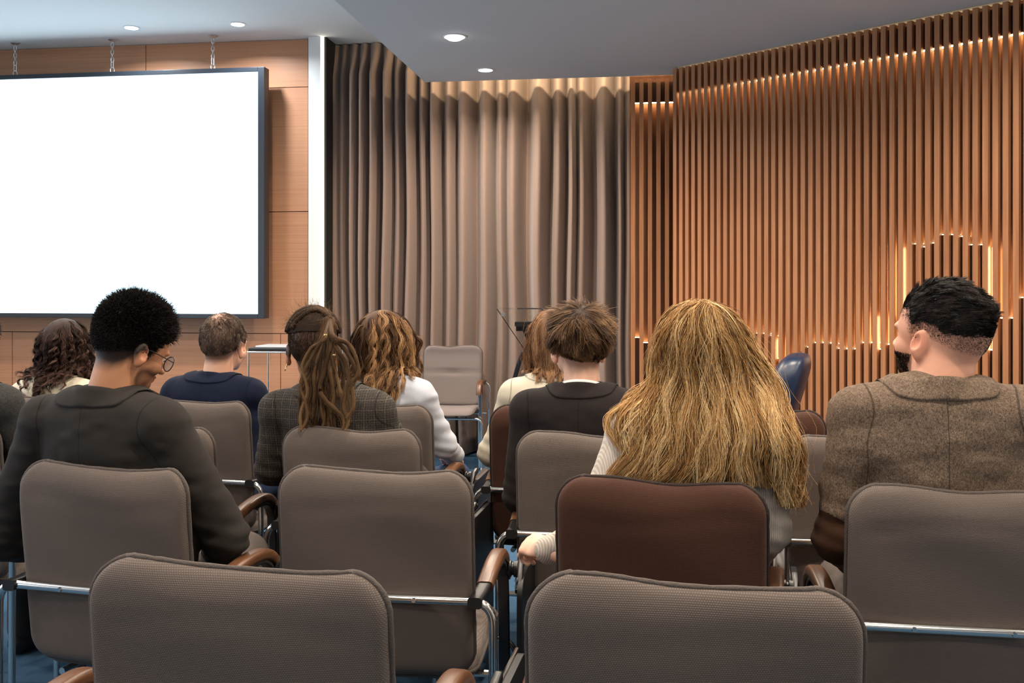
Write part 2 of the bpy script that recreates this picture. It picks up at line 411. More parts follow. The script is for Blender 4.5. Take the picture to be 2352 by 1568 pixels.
def torus_link(b, c, a, bb, r, rot):
    pts = []
    for k in range(17):
        q = 2*math.pi*k/16; x = a*math.cos(q); z = bb*math.sin(q); pts.append((c[0]+x*math.cos(rot), c[1]+x*math.sin(rot), c[2]+z))
    b.tube(pts, r, 6, cap=False)
for k, (x, nm) in enumerate(((35, 'nearest the left edge of the picture'), (258, 'the middle one above the white screen'), (489, 'nearest the upper right corner of the white screen'))):
    X = wx(x, 7.5); root = empty('hanging_chain', (X, 7.5, CEIL), 0, 'short galvanised chain holding up the screen, '+nm, 'chain', 'chains holding the screen')
    L = CEIL-zscr
    b = MB(); b.lathe([(.0, 0), (.035, 0), (.035, -.008), (.012, -.02), (0, -.02)], seg=20); b.build('ceiling_plate', M['zinc'], root)
    b = MB(); z = -.03; j = 0
    while z > -L*.58:
        torus_link(b, (0, 0, z-.015), .011, .021, .0035, (j % 2)*math.pi/2+.3); z -= .031; j += 1
    b.build('chain_links', M['zinc'], root)
    b = MB(); b.tube([(-.01, 0, z), (-.01, 0, -L+.04)], .004, 8); b.tube([(.01, 0, z), (.01, 0, -L+.04)], .004, 8); torus_link(b, (0, 0, -L+.022), .016, .022, .004, 0.2)
    b.build('turnbuckle', M['zinc'], root)
# downlights ----------------------------------------------------------------
dl = [(onZ(302, 63, CEIL), 'on the high white ceiling, the left of the two above the screen'), (onZ(546, 55, CEIL), 'on the high white ceiling, the right of the two above the screen'),
      (onZ(1044, 84, SOFFIT), 'on the lower ceiling, the larger glowing one with a halo'), (onZ(1115, 160, SOFFIT), 'on the lower ceiling, the one nearest the curtain')]
def downlight(p, lab, en, r=.055, off=0, colr=WARM):
    root = empty('downlight', (p[0], p[1], p[2]), 0, 'round recessed downlight '+lab, 'ceiling light', 'recessed downlights')
    b = MB(); b.lathe([(r, .0), (r+.014, 0), (r+.014, -.004), (r+.004, -.006), (r, -.004)], seg=32); b.build('rim', M['rim'], root)
    b = MB(); b.lathe([(0, -.009-off), (r*.6, -.009-off), (r*.98, -.007), (r*.98, .0), (0, .0)][::-1], seg=32); b.build('lens', M['downlight'], root)
    l = light('downlight_lamp', 'AREA', (0, 0, -.016-off), en, colr, r*2); l.parent = root
for i, (p, l) in enumerate(dl): downlight(p, l, (18, 18, 40, 30)[i], .062 if i == 2 else .05, .012 if i == 2 else 0, (.9, .95, 1) if i < 2 else WARM)
# bare lamps without fittings carry the downlight grid on out of view
for X in (-3.6, -1.2, 1.2, 3.2):
    for Y in (.3, -1.6):
        light('downlight_lamp', 'AREA', (X, Y, (CEIL if X < XSE else SOFFIT)-.01), 13, WARM, .12)  # rear rows added to brighten the chair backs
for X in (-.55, .6, 1.9):
    for Y in (4.6, 3.2, 1.8):
        L = light('downlight_lamp', 'AREA', (X, Y, SOFFIT-.01), 28 if Y > 4 else 20, WARM, .12)
for X in (-4.4, -2.7):
    for Y in (6.0, 4.4, 2.8, 1.2):
        L = light('downlight_lamp', 'AREA', (X, Y, CEIL-.01), 26 if Y > 4 else 17, WARM, .12)
#@@CHAIRS
# ------------------------------------------------------------------ chairs
BW = .232   # half width of a chair back
def back_y(z):  # centre line of the leaning back, local y
    return -.205 - (z-.46)*.115 - .03*max(0, (z-.80)/.14)**2*0
def cushion_grid(W, z0, z1, r, fn, nx=30, nz=34, top_wave=None):
    """rounded rectangle with a front and a back skin. fn(x, z, d, side) -> (x, y, z)"""
    H = z1-z0; vsn = .5-.5*np.cos(np.linspace(0, math.pi, nz)); us = np.sin(np.linspace(-math.pi/2, math.pi/2, nx))
    rows = []
    for v in vsn:
        z = z0+v*H; dz = min(z-z0, z1-z)
        hw = W if dz >= r else W-r+math.sqrt(max(0, r*r-(r-dz)**2))
        rows.append((z, hw))
    V = []; out = []
    for side in (0, 1):
        for j, (z, hw) in enumerate(rows):
            for i, u in enumerate(us):
                x = u*hw; dx = hw-abs(x); dzt = z1-z; dzb = z-z0
                V.append(fn(x, z, dx, dzt, dzb, side))
    n = nx*nz; Fc = []
    for j in range(nz-1):
        for i in range(nx-1):
            a = j*nx+i; Fc.append((a, a+1, a+nx+1, a+nx)); Fc.append((n+a, n+a+nx, n+a+nx+1, n+a+1))
    for j in range(nz-1):
        a = j*nx; Fc.append((a, a+nx, n+a+nx, n+a)); a += nx-1; Fc.append((a, n+a, n+a+nx, a+nx))
    for i in range(nx-1):
        a = i; Fc.append((a, n+a, n+a+1, a+1)); a += (nz-1)*nx; Fc.append((a, a+1, n+a+1, n+a))
    loop = [(0*nx+i) for i in range(nx)]+[j*nx+nx-1 for j in range(1, nz)]+[(nz-1)*nx+i for i in range(nx-2, -1, -1)]+[j*nx for j in range(nz-2, 0, -1)]
    return V, Fc, loop
def make_back(seed):
    rng = random.Random(seed); ph = [rng.uniform(0, 6.28) for _ in range(6)]
    T = .042
    def fn(x, z, dx, dzt, dzb, side):
        e = lambda d, w: math.sqrt(max(0, 1-(1-min(max(d, 0)/w, 1))**2))
        u = x/BW; tw = max(0, (z-.80)/.14)
        zz = z + tw*(.0045*math.cos(4.2*(u+.62))-.003*u+.0015*math.sin(7*u+ph[0]))
        if side == 0:   # rear skin, facing the row behind
            th = T*.5*e(dx, .016)*(.28+.72*e(dzt, .085))*e(dzb, .03)
            y = back_y(z)-th+.030*(1-e(dzt, .095))
            y += -.012*(1-u*u)                                   # gentle belly
            y += tw*(.0035*math.sin(4*u+ph[1]+9*z)) + .002*math.sin(23*z+3*u+ph[2])*min(1, dx/.05)
            y += .0035*math.exp(-((z-.86-.012*math.sin(3*u+ph[3]))/.012)**2)*min(1, dx/.06)
        else:
            th = T*.5*e(dx, .03)*e(dzt, .035)*e(dzb, .03)
            y = back_y(z)+th*1.2-.012*(1-u*u)+.030*(1-e(dzt, .095))
            y -= (.012*math.exp(-(u/.4)**2)+.007)*math.exp(-((z-.735)/.010)**2)
        return (x, y, zz)
    V, Fc, loop = cushion_grid(BW, .455, .94, .062, fn)
    n = len(V)//2
    pip = [(V[i][0]*1.004, (V[i][1]*.85+V[n+i][1]*.15), V[i][2]) for i in loop]
    rr = [.0052+.0007*rng.uniform(-1, 1) for _ in range(len(pip)+1)]
    pb = MB(); pb.tube(pip+[pip[0]], rr, 7, cap=False)
    me = MB().add(V, Fc); return me, pb
def make_seat():
    T = .05
    def fn(x, y, dx, dyt, dyb, side):
        e = lambda d, w: math.sqrt(max(0, 1-(1-min(max(d, 0)/w, 1))**2))
        base = .445+.03*((y+.22)/.46)+.03*math.exp(-((y+.22)/.05)**2)*0 - .03*max(0, (y-.14)/.1)**2
        th = T*.5*e(dx, .03)*e(dyt, .05)*e(dyb, .03)
        z = base + (th*1.1 if side else -th) - (.010*(1-(x/.24)**2) if side else 0)
        return (x, y, z)
    return cushion_grid(.232, -.190, .245, .05, fn, 22, 22)
PARTS = {}
def chair_meshes():
    s = (1, -1); o = {}
    V, Fc, loop = make_seat(); n = len(V)//2
    o['seat'] = MB().add(V, [f[::-1] for f in Fc]); b = MB(); pts = [(V[n+i][0]*1.004, V[n+i][1]*1.004, (V[i][2]+V[n+i][2])/2) for i in loop]; b.tube(pts+[pts[0]], .005, 6, cap=False); o['seat_piping'] = b
    b = MB(); yb = -.268
    b.tube(fillet([(-.285, yb-.004, .012), (-.285, yb, .648), (.285, yb, .648), (.285, yb-.004, .012)], .055, 8), .0105, 12)
    for q in s: b.lathe([(0, 0), (.014, 0), (.014, .012), (.0105, .03)], (q*.285, yb-.004, 0), 12)
    o['rear_frame'] = b
    for q in (-.10, .10):
        b = MB(); b.lathe([(0, -.014), (.005, -.014), (.006, -.011), (.006, -.006)][::-1], (q, yb, .648), 12, 'y')
        o['screw%d' % (q > 0)] = b
    b = MB(); b.tube(fillet([(-.285, .17, .012), (-.285, .165, .405), (.285, .165, .405), (.285, .17, .012)], .055, 8), .0105, 12)
    for q in s: b.tube([(q*.16, yb+.07, .415), (q*.16, .17, .405)], .009, 8)
    b.tube([(-.285, -.10, .415), (.285, -.10, .415)], .009, 8)
    for q in s: b.lathe([(0, 0), (.014, 0), (.014, .012), (.0105, .03)], (q*.285, .17, 0), 12)
    o['front_frame'] = b
    def arm(q):
        pts = crom([(q*.250, -.165, .650), (q*.252, -.10, .664), (q*.254, -.02, .674), (q*.255, .055, .670), (q*.256, .10, .648), (q*.256, .125, .612), (q*.256, .132, .585)], 5)
        b = MB(); b.sweep(pts, rprof(.042, .030, .012), (1, 0, 0)); return b
    def bracket(q):
        b = MB(); b.sweep([(q*.244, yb-.016, .648), (q*.246, yb+.03, .646), (q*.250, -.15, .650)], rprof(.034, .026, .008), (1, 0, 0))
        return b
    def post(q):
        b = MB(); b.sweep(crom([(q*.256, -.04, .658), (q*.256, .05, .652), (q*.258, .095, .610), (q*.262, .10, .53), (q*.266, .115, .02)], 5), rprof(.030, .012, .004), (1, 0, 0)); return b
    for q, nm in ((-1, 'l'), (1, 'r')): o['arm'+nm] = arm(q); o['bracket'+nm] = bracket(q); o['post'+nm] = post(q)
    b = MB(); b.lathe([(0, -.016), (.018, -.016), (.022, -.012), (.022, -.006), (.017, -.004), (.017, .0), (.022, .002), (.022, .012), (0, .014)], (.288, .105, .618), 18, 'x')
    b.sweep([(.306, .06, .57), (.306, .115, .625), (.306, .17, .632)], rprof(.018, .022, .006), (1, 0, 0)); o['hinge'] = b
    b = MB(); pr = [(.03+.44*0, 0)]
    y0, y1, z0, z1, r = .04, .42, .16, .60, .05; pl = []
    for cx, cz, a0 in ((y1-r, z1-r, 0), (y0+r, z1-r, 90), (y0+r, z0+r, 180), (y1-r, z0+r, 270)):
        for k in range(6): a = R(a0+18*k); pl.append((cx+r*math.cos(a), cz+r*math.sin(a)))
    n = len(pl); V = [(.304, a, c) for a, c in pl]+[(.318, a, c) for a, c in pl]
    b.add(V, [tuple(range(n-1, -1, -1)), tuple(range(n, 2*n))]+[(i, (i+1) % n, n+(i+1) % n, n+i) for i in range(n)]); o['tablet'] = b
    for dz in (0, 1):
        b = MB(); b.tube([(.300, .06, .582+dz*.018), (.300, .40, .582+dz*.018)], .0045, 8); o['rail%d' % dz] = b
    return o
CM = chair_meshes()
def part(name, key, m, root, **kw):
    if (key, m.name) not in PARTS:
        o = CM[key].build(name, m, root, **kw); PARTS[(key, m.name)] = o; return o
    o = PARTS[(key, m.name)].copy(); C.objects.link(o); o.parent = root; o.name = name; return o
DROP = .44
def chair(xc, yt, phi, brown, seed, label, group='rows of audience chairs', tablet=True, name='conference_chair', loc=None, fab=None, sx=1.0):
    rz = -R(phi)
    if loc is None:
        t = DROP*F/(yt-HY); top = P(xc, yt, t); off = np.array([0, back_y(.94)-.01])
        c, s_ = math.cos(rz), math.sin(rz)
        loc = (top[0]-(c*off[0]-s_*off[1]), top[1]-(s_*off[0]+c*off[1]), 0)
    root = empty(name, loc, rz, label, 'chair', group)
    f, pm = (M['fabbrown'], M['pipbrown']) if brown else (fab or M['fabgrey'], M['pipgrey'])
    root.scale = (sx, 1, 1)
    bk, pb = make_back(seed)
    bo = bk.build('backrest', f, root, angle=80); pb.build('piping', pm, bo, angle=180)
    so = part('seat', 'seat', f, root, angle=80); sp = part('piping', 'seat_piping', pm, so, angle=180)
    part('rear_frame', 'rear_frame', M['chrome'], root); 
    part('screw', 'screw0', M['chrome'], root); part('screw', 'screw1', M['chrome'], root); part('front_frame', 'front_frame', M['chrome'], root)
    for q in 'lr':
        a = part('armrest', 'arm'+q, M['armwood'], root); part('arm_bracket', 'bracket'+q, M['black'], root); part('arm_post', 'post'+q, M['steel'] if tablet else M['chrome'], root)
    if tablet:
        tb = part('writing_tablet', 'tablet', M['panelblack'], root, angle=30); part('tablet_rail', 'rail0', M['chrome'], tb); part('tablet_rail', 'rail1', M['chrome'], tb); part('hinge', 'hinge', M['black'], root)
    return root
def ct(yt): return DROP*F/(yt-HY)
CH = {}
G = 'rows of audience chairs'
CH['A1'] = chair(530, 1314, 3.0, 0, 1, 'empty grey fabric chair nearest the camera, left of the two in the back row', sx=1.07)
CH['A0'] = chair(-455, 1312, 3, 0, 18, 'grey chair cut off by the bottom left corner, only its wooden armrest in view')
CH['A2'] = chair(1588, 1354, 1, 0, 2, 'empty grey fabric chair nearest the camera, right of the two in the back row', sx=1.04)
CH['B1'] = chair(224, 1078, 7, 0, 3, 'grey chair holding the man in glasses and a charcoal suit')
CH['B2'] = chair(856, 1086, -1, 0, 4, 'empty grey chair between the man in charcoal and the blonde woman')
CH['B3'] = chair(1513, 1112, 6, 1, 5, 'dark brown chair holding the woman with long blonde hair')
CH['B4'] = chair(2212, 1132, 1, 0, 6, 'grey chair at the right edge holding the man in tweed')
CH['C0'] = chair(-160, 978, 2, 0, 7, 'grey chair at the left edge holding the dark tweed man cut by the frame')
CH['C1'] = chair(325, 985, 2, 0, 8, 'empty grey chair hidden mostly behind the man in glasses')
CH['C2'] = chair(802, 990, 3, 0, 9, 'grey chair holding the person with dreadlocks', sx=.94)
CH['C3'] = chair(1366, 1002, 2, 0, 10, 'grey chair holding the brown-haired man in a black suit')
CH['C4'] = chair(2006, 1012, 0, 0, 11, 'empty dark grey chair half hidden behind the man in brown tweed')
CH['D0'] = chair(54, 912, 2, 0, 12, 'grey chair holding the curly-haired woman in cream, hidden by the charcoal suit')
CH['D1'] = chair(438, 924, 4, 0, 13, 'grey chair holding the man in the navy suit')
CH['D2'] = chair(848, 932, 2, 0, 14, 'grey chair holding the wavy-haired woman in a white shirt')
CH['D3'] = chair(1272, 940, 2, 1, 15, 'brown chair holding the woman in a cream blazer')
CH['D4'] = chair(1738, 946, 2, 1, 16, 'empty brown chair behind the blonde hair, in front of the blue armchair')
p = onZ(1045, 1062, 0)
CH['F1'] = chair(0, 0, 178, 0, 17, 'empty pale grey chair facing the audience in front of the curtain', None, False, 'conference_chair', loc=(p[0]-.02, 7.30, 0), fab=M['fablight'])
CH['F1'].scale = (1, 1, .96)

# blue leather armchair seen over the back row, turned sideways -------------
def blue_chair():
    t = 4.9; p = P(1688, 1000, t); root = empty('office_armchair', (p[0], p[1], 0), 0, 'blue leather high-backed office chair standing by the slatted wall', 'chair')
    root.rotation_euler.z = R(77)
    rows = [(.48, -.16, .25, .075), (.60, -.175, .26, .082), (.78, -.215, .255, .09), (.92, -.262, .25, .088), (.985, -.285, .235, .08), (1.03, -.30, .20, .06), (1.045, -.305, .14, .03)]
    b = MB(); V = []; k = 24
    for z, y, w_, d_ in rows:
        for i in range(k):
            q = 2*math.pi*i/k; cx = abs(math.cos(q))**.5*math.copysign(1, math.cos(q)); sy = abs(math.sin(q))**.7*math.copysign(1, math.sin(q)); V.append((w_*cx, y+d_*sy, z))
    n = len(rows); b.add(V, [(i*k+j, i*k+(j+1) % k, (i+1)*k+(j+1) % k, (i+1)*k+j) for i in range(n-1) for j in range(k)]+[tuple(range(k-1, -1, -1)), tuple((n-1)*k+j for j in range(k))])
    o = b.build('backrest', M['leatherblue'], root, angle=180); sd = o.modifiers.new('s', 'SUBSURF'); sd.levels = 2; sd.render_levels = 2
    b = MB()
    for sx in (-1, 1): b.tube(crom([(sx*.215, -.17, .56), (sx*.22, -.215, .80), (sx*.20, -.285, .99), (sx*.1, -.31, 1.045)], 5), .006, 6)
    b.build('seam', M['leatherblue'], root)
    b = MB(); b.sweep([(0, -.26, .47), (0, 0, .48), (0, .24, .47)], rprof(.50, .12, .05), (1, 0, 0)); o = b.build('seat', M['leatherblue'], root, angle=60)
    for sx in (-1, 1):
        b = MB(); b.sweep(crom([(sx*.29, -.22, .62), (sx*.30, 0, .66), (sx*.30, .18, .64), (sx*.29, .20, .5), (sx*.27, .12, .42)], 5), rprof(.06, .035, .015), (1, 0, 0)); b.build('armrest', M['leatherblue'], root)
    b = MB(); b.lathe([(.03, .08), (.03, .40), (.05, .42)], (0, 0, 0), 16)
    for i in range(5):
        a = R(72*i); b.tube([(0, 0, .09), (.30*math.cos(a), .30*math.sin(a), .06)], [.03, .018], 8)
    b.build('pedestal', M['black'], root)
    for i in range(5):
        a = R(72*i); b = MB(); b.lathe([(0, -.02), (.03, -.02), (.03, .02), (0, .02)], (.30*math.cos(a), .30*math.sin(a), .03), 14, 'x'); b.build('caster', M['black'], root)
blue_chair()

def handbag():
    root = empty('handbag', (0, 0, 0), 0, 'small white handbag with a strap standing on the empty chair beside the blonde woman', 'bag')
    root.matrix_world = Matrix.Translation(CH['C4'].location)@Matrix.Rotation(CH['C4'].rotation_euler.z, 4, 'Z')@Matrix.Translation((-.145, .05, .478))
    b = MB(); V, Fc, loop = cushion_grid(.085, 0, .135, .03, lambda x, z, dx, dzt, dzb, side: (x, (.045 if side else -.045)*math.sqrt(max(0, 1-(1-min(dx/.02, 1))**2))*(1-.3*z/.135), z), 14, 14)
    b.add(V, Fc); b.build('body', M['bagwhite'], root, angle=80)
    b = MB(); b.tube(crom([(-.06, 0, .13), (-.085, -.01, .10), (-.092, -.02, .04), (-.10, -.03, -.03), (-.103, -.04, -.09)], 5), .004, 6); b.build('strap', M['bagwhite'], root)
M['bagwhite'] = mat('white_leather', (.72, .70, .69), .5)
handbag()
# lectern --------------------------------------------------------------------
def lectern():
    t = 6.9; base = P(1214, 900, t); root = empty('lectern', (base[0], base[1], 0), 0, 'clear acrylic lectern on a black stand in front of the curtain', 'lectern')
    bx, by = base[0], base[1]
    def L(x, y, tt): q = P(x, y, tt); return np.array([q[0]-bx, q[1]-by, q[2]])
    # tilted acrylic desk: wide at the top, narrow at the bottom, sloping down towards the speaker
    c = [L(1141, 710, t-.22), L(1246, 710, t-.22), L(1290, 806, t+.12), L(1206, 806, t+.12)]
    nrm = np.cross(c[1]-c[0], c[3]-c[0]); nrm = nrm/np.linalg.norm(nrm)*.012
    b = MB(); b.hexa([*c, *[q+nrm for q in c]]); b.build('desk_panel', M['glass'], root, smooth=False)
    
    for i_, j_ in ((0, 3), (1, 2)): b = MB(); b.tube([c[i_]+nrm*.5, c[j_]+nrm*.5], .003, 6); b.build('edge_strip', M['steel'], root)
    b = MB(); q = L(1156, 722, t-.2); b.lathe([(0, -.02), (.014, -.02), (.014, .02), (0, .02)], q, 14, 'y'); b.build('fixing_knob', M['chrome'], root)
    x0, x1_ = L(1187, 740, t)[0], L(1240, 740, t)[0]; z0, z1 = L(0, 759, t)[2], L(0, 738, t)[2]
    b = MB(); nsl = 5; sw = (x1_-x0)/(nsl*2+1)
    zz0, zz1 = z0+.016, z1-.03
    b.box((x0, -.05, z0), (x1_, .10, zz0)); b.box((x0-.008, -.06, zz1), (x1_+.008, .11, z1))
    for i in range(nsl+1): b.box((x0+sw*(2*i), -.05, zz0), (x0+sw*(2*i+1), .10, zz1))
    b.build('vented_shelf', M['black'], root, smooth=False)
    xa, xb_ = L(1202, 0, t)[0], L(1236, 0, t)[0]; xc_, xd = L(1215, 0, t)[0], L(1230, 0, t)[0]; zc = L(0, 788, t)[2]
    b = MB(); b.hexa([(xc_, -.03, zc), (xd, -.03, zc), (xd, .05, zc), (xc_, .05, zc), (xa, -.05, z0), (xb_+.01, -.05, z0), (xb_+.01, .08, z0), (xa, .08, z0)]); b.build('bracket', M['black'], root, smooth=False)
    xm = (xc_+xd)/2
    b = MB(); b.box((xm-.028, -.03, L(0, 812, t)[2]), (xm+.028, .03, zc+.01)); b.box((xm-.045, -.04, L(0, 832, t)[2]), (xm+.045, .04, L(0, 814, t)[2])); b.box((xm-.02, -.02, .03), (xm-.005, .02, zc)); b.box((xm+.008, -.02, .03), (xm+.024, .02, zc)); b.build('column', M['black'], root, smooth=False)
    b = MB(); b.box((xm-.006, -.008, .03), (xm+.009, .008, zc)); b.build('inner_tube', M['steel'], root, smooth=False)
    for sx in (-1, 1):
        b = MB(); zt = L(0, 808, t)[2]; b.sweep(crom([(xm+sx*.02, .0, zt-.01), (xm+sx*.06, 0, zt-.005), (xm+sx*.10, 0, zt-.10), (xm+sx*.15, 0, zt-.30), (xm+sx*.18, 0, .4), (xm+sx*.19, 0, .02)], 6), rprof(.05, .03, .006), (0, 1, 0)); b.build('leg', M['black'], root)
    b = MB(); b.box((xm-.25, -.2, 0), (xm+.25, .2, .02)); b.build('base_plate', M['black'], root, smooth=False, bevel=.004)
lectern()
# small table with a closed laptop -------------------------------------------
def table():
    Y = 6.9; x0, x1_ = wx(567, Y), wx(567, Y)+.62; zt = onY(567, 799, Y)[2]
    root = empty('side_table', ((x0+x1_)/2, Y+.2, 0), 0, 'small black-topped table on thin chrome legs near the front wall', 'table')
    ox, oy = root.location[0], root.location[1]; a, c = x0-ox, x1_-ox
    MB().box((a+.01, -.2, zt-.022), (c-.01, .2, zt)).build('table_top', M['panelblack'], root, smooth=False, bevel=.004)
    for x in (a+.008, c-.008):
        for y in (-.19, .19):
            b = MB(); b.tube([(x, y, 0), (x, y, zt-.022)], .008, 10); b.build('leg', M['chrome'], root)
    for y in (-.19, .19): b = MB(); b.tube([(a, y, zt-.03), (c, y, zt-.03)], .007, 8); b.build('rail', M['chrome'], root)
    lap = MB(); x = wx(580, Y)-ox; lap.box((x, -.15, zt), (x+.33, .1, zt+.014))
    o = lap.build('laptop', M['laptop'], None, smooth=False, bevel=.004); o.location = root.location; tag(o, 'closed silver laptop lying on the small black table', 'laptop')
table()
#@@PEOPLE
# ------------------------------------------------------------------ implicit surfaces
A = lambda *p: np.array(p, dtype=np.float64)
def smin(a, b, k): h = np.clip(.5+.5*(b-a)/k, 0, 1); return b+(a-b)*h-k*h*(1-h)
def smax(a, b, k): return -smin(-a, -b, k)
def ell(p, c, r, rot=None):
    q = p-np.asarray(c)
    if rot is not None: q = q@rot
    r = np.asarray(r); k0 = np.sqrt(((q/r)**2).sum(-1))+1e-9; k1 = np.sqrt(((q/(r*r))**2).sum(-1))+1e-9
    return k0*(k0-1)/k1
def cone(p, a, b, ra, rb):
    a = np.asarray(a, float); b = np.asarray(b, float); ba = b-a; pa = p-a
    h = np.clip((pa@ba)/(ba@ba), 0, 1); return np.sqrt(((pa-h[..., None]*ba)**2).sum(-1))-(ra+(rb-ra)*h)
def rotm(yaw=0, pitch=0, roll=0):
    """columns = head axes in the body frame; yaw>0 turns to the left, pitch>0 looks down, roll>0 tips to the right"""
    return np.array(Matrix.Rotation(R(yaw), 3, 'Z')@Matrix.Rotation(R(-pitch), 3, 'X')@Matrix.Rotation(R(roll), 3, 'Y'))
def vnoise(p, fr, seed=0):
    q = p*fr+seed*17.13; i = np.floor(q).astype(np.int64); f = q-i; f = f*f*(3-2*f); out = 0
    for dx in (0, 1):
        for dy in (0, 1):
            for dz in (0, 1):
                h = (i[..., 0]+dx)*374761393+(i[..., 1]+dy)*668265263+(i[..., 2]+dz)*2147483647+seed*1013
                h = (h ^ (h >> 13))*1274126177; h = ((h ^ (h >> 16)) & 65535)/32767.5-1
                out = out+h*(f[..., 0] if dx else 1-f[..., 0])*(f[..., 1] if dy else 1-f[..., 1])*(f[..., 2] if dz else 1-f[..., 2])
    return out
def grad(fn, p, e=.002):
    g = 0
    for s in ((1, -1, -1), (-1, -1, 1), (-1, 1, -1), (1, 1, 1)):
        s = np.array(s, float); g = g+s*fn(p+s*e)[..., None]
    n = np.linalg.norm(g, axis=-1, keepdims=True)+1e-12; return g/n
def isomesh(fn, lo, hi, h, relax=2):
    lo = np.array(lo, float); n = np.ceil((np.array(hi)-lo)/h).astype(int)+1
    ax = [lo[k]+h*np.arange(n[k]) for k in range(3)]
    D = np.empty(n, np.float32)
    for i0 in range(0, n[0], 24):
        g = np.stack(np.meshgrid(ax[0][i0:i0+24], ax[1], ax[2], indexing='ij'), -1); D[i0:i0+24] = fn(g)
    s = D < 0
    cnt = np.zeros(n-1, np.float32); acc = np.zeros((*(n-1), 3), np.float32)
    for axis in range(3):
        sl0 = [slice(None)]*3; sl1 = [slice(None)]*3; sl0[axis] = slice(0, -1); sl1[axis] = slice(1, None)
        d0 = D[tuple(sl0)]; d1 = D[tuple(sl1)]; cr = (d0 < 0) != (d1 < 0)
        t = np.where(cr, d0/np.where(cr, d0-d1, 1), 0)
        o = [k for k in range(3) if k != axis]
        for a in (0, 1):
            for b in (0, 1):
                sl = [slice(None)]*3; sl[o[0]] = slice(a, n[o[0]]-1+a); sl[o[1]] = slice(b, n[o[1]]-1+b); sl = tuple(sl)
                c = cr[sl]; cnt += c; acc[..., axis] += np.where(c, t[sl], 0)
                acc[..., o[0]] += c*a; acc[..., o[1]] += c*b
    m = cnt > 0; ids = -np.ones(n-1, np.int64); ids[m] = np.arange(m.sum())
    cell = np.argwhere(m); V = lo+h*(cell+acc[m]/cnt[m][:, None])
    Fs = []
    for axis in range(3):
        sl0 = [slice(1, -1)]*3; sl1 = [slice(1, -1)]*3; sl0[axis] = slice(0, -1); sl1[axis] = slice(1, None)
        s0 = s[tuple(sl0)]; s1 = s[tuple(sl1)]; e = np.argwhere(s0 != s1)
        if not len(e): continue
        o = [k for k in range(3) if k != axis]; base = e.copy(); base[:, o[0]] += 1; base[:, o[1]] += 1
        q = []
        for a, b in ((-1, -1), (0, -1), (0, 0), (-1, 0)):
            c = base.copy(); c[:, o[0]] += a; c[:, o[1]] += b; q.append(ids[c[:, 0], c[:, 1], c[:, 2]])
        q = np.stack(q, 1); inside0 = s0[e[:, 0], e[:, 1], e[:, 2]]
        flip = inside0 if axis != 1 else ~inside0
        q[~flip] = q[~flip][:, ::-1]; Fs.append(q)
    for _ in range(relax):
        d = fn(V); g = grad(fn, V, h*.4); V = V-g*np.clip(d, -h*.5, h*.5)[:, None]
    return V, np.concatenate(Fs)
def join(parts):
    Vs, Fs, b = [], [], 0
    for V, Fc in parts:
        if Fc.shape[1] == 3: pass
        Vs.append(V); Fs.append(Fc+b); b += len(V)
    return np.concatenate(Vs), np.concatenate(Fs)

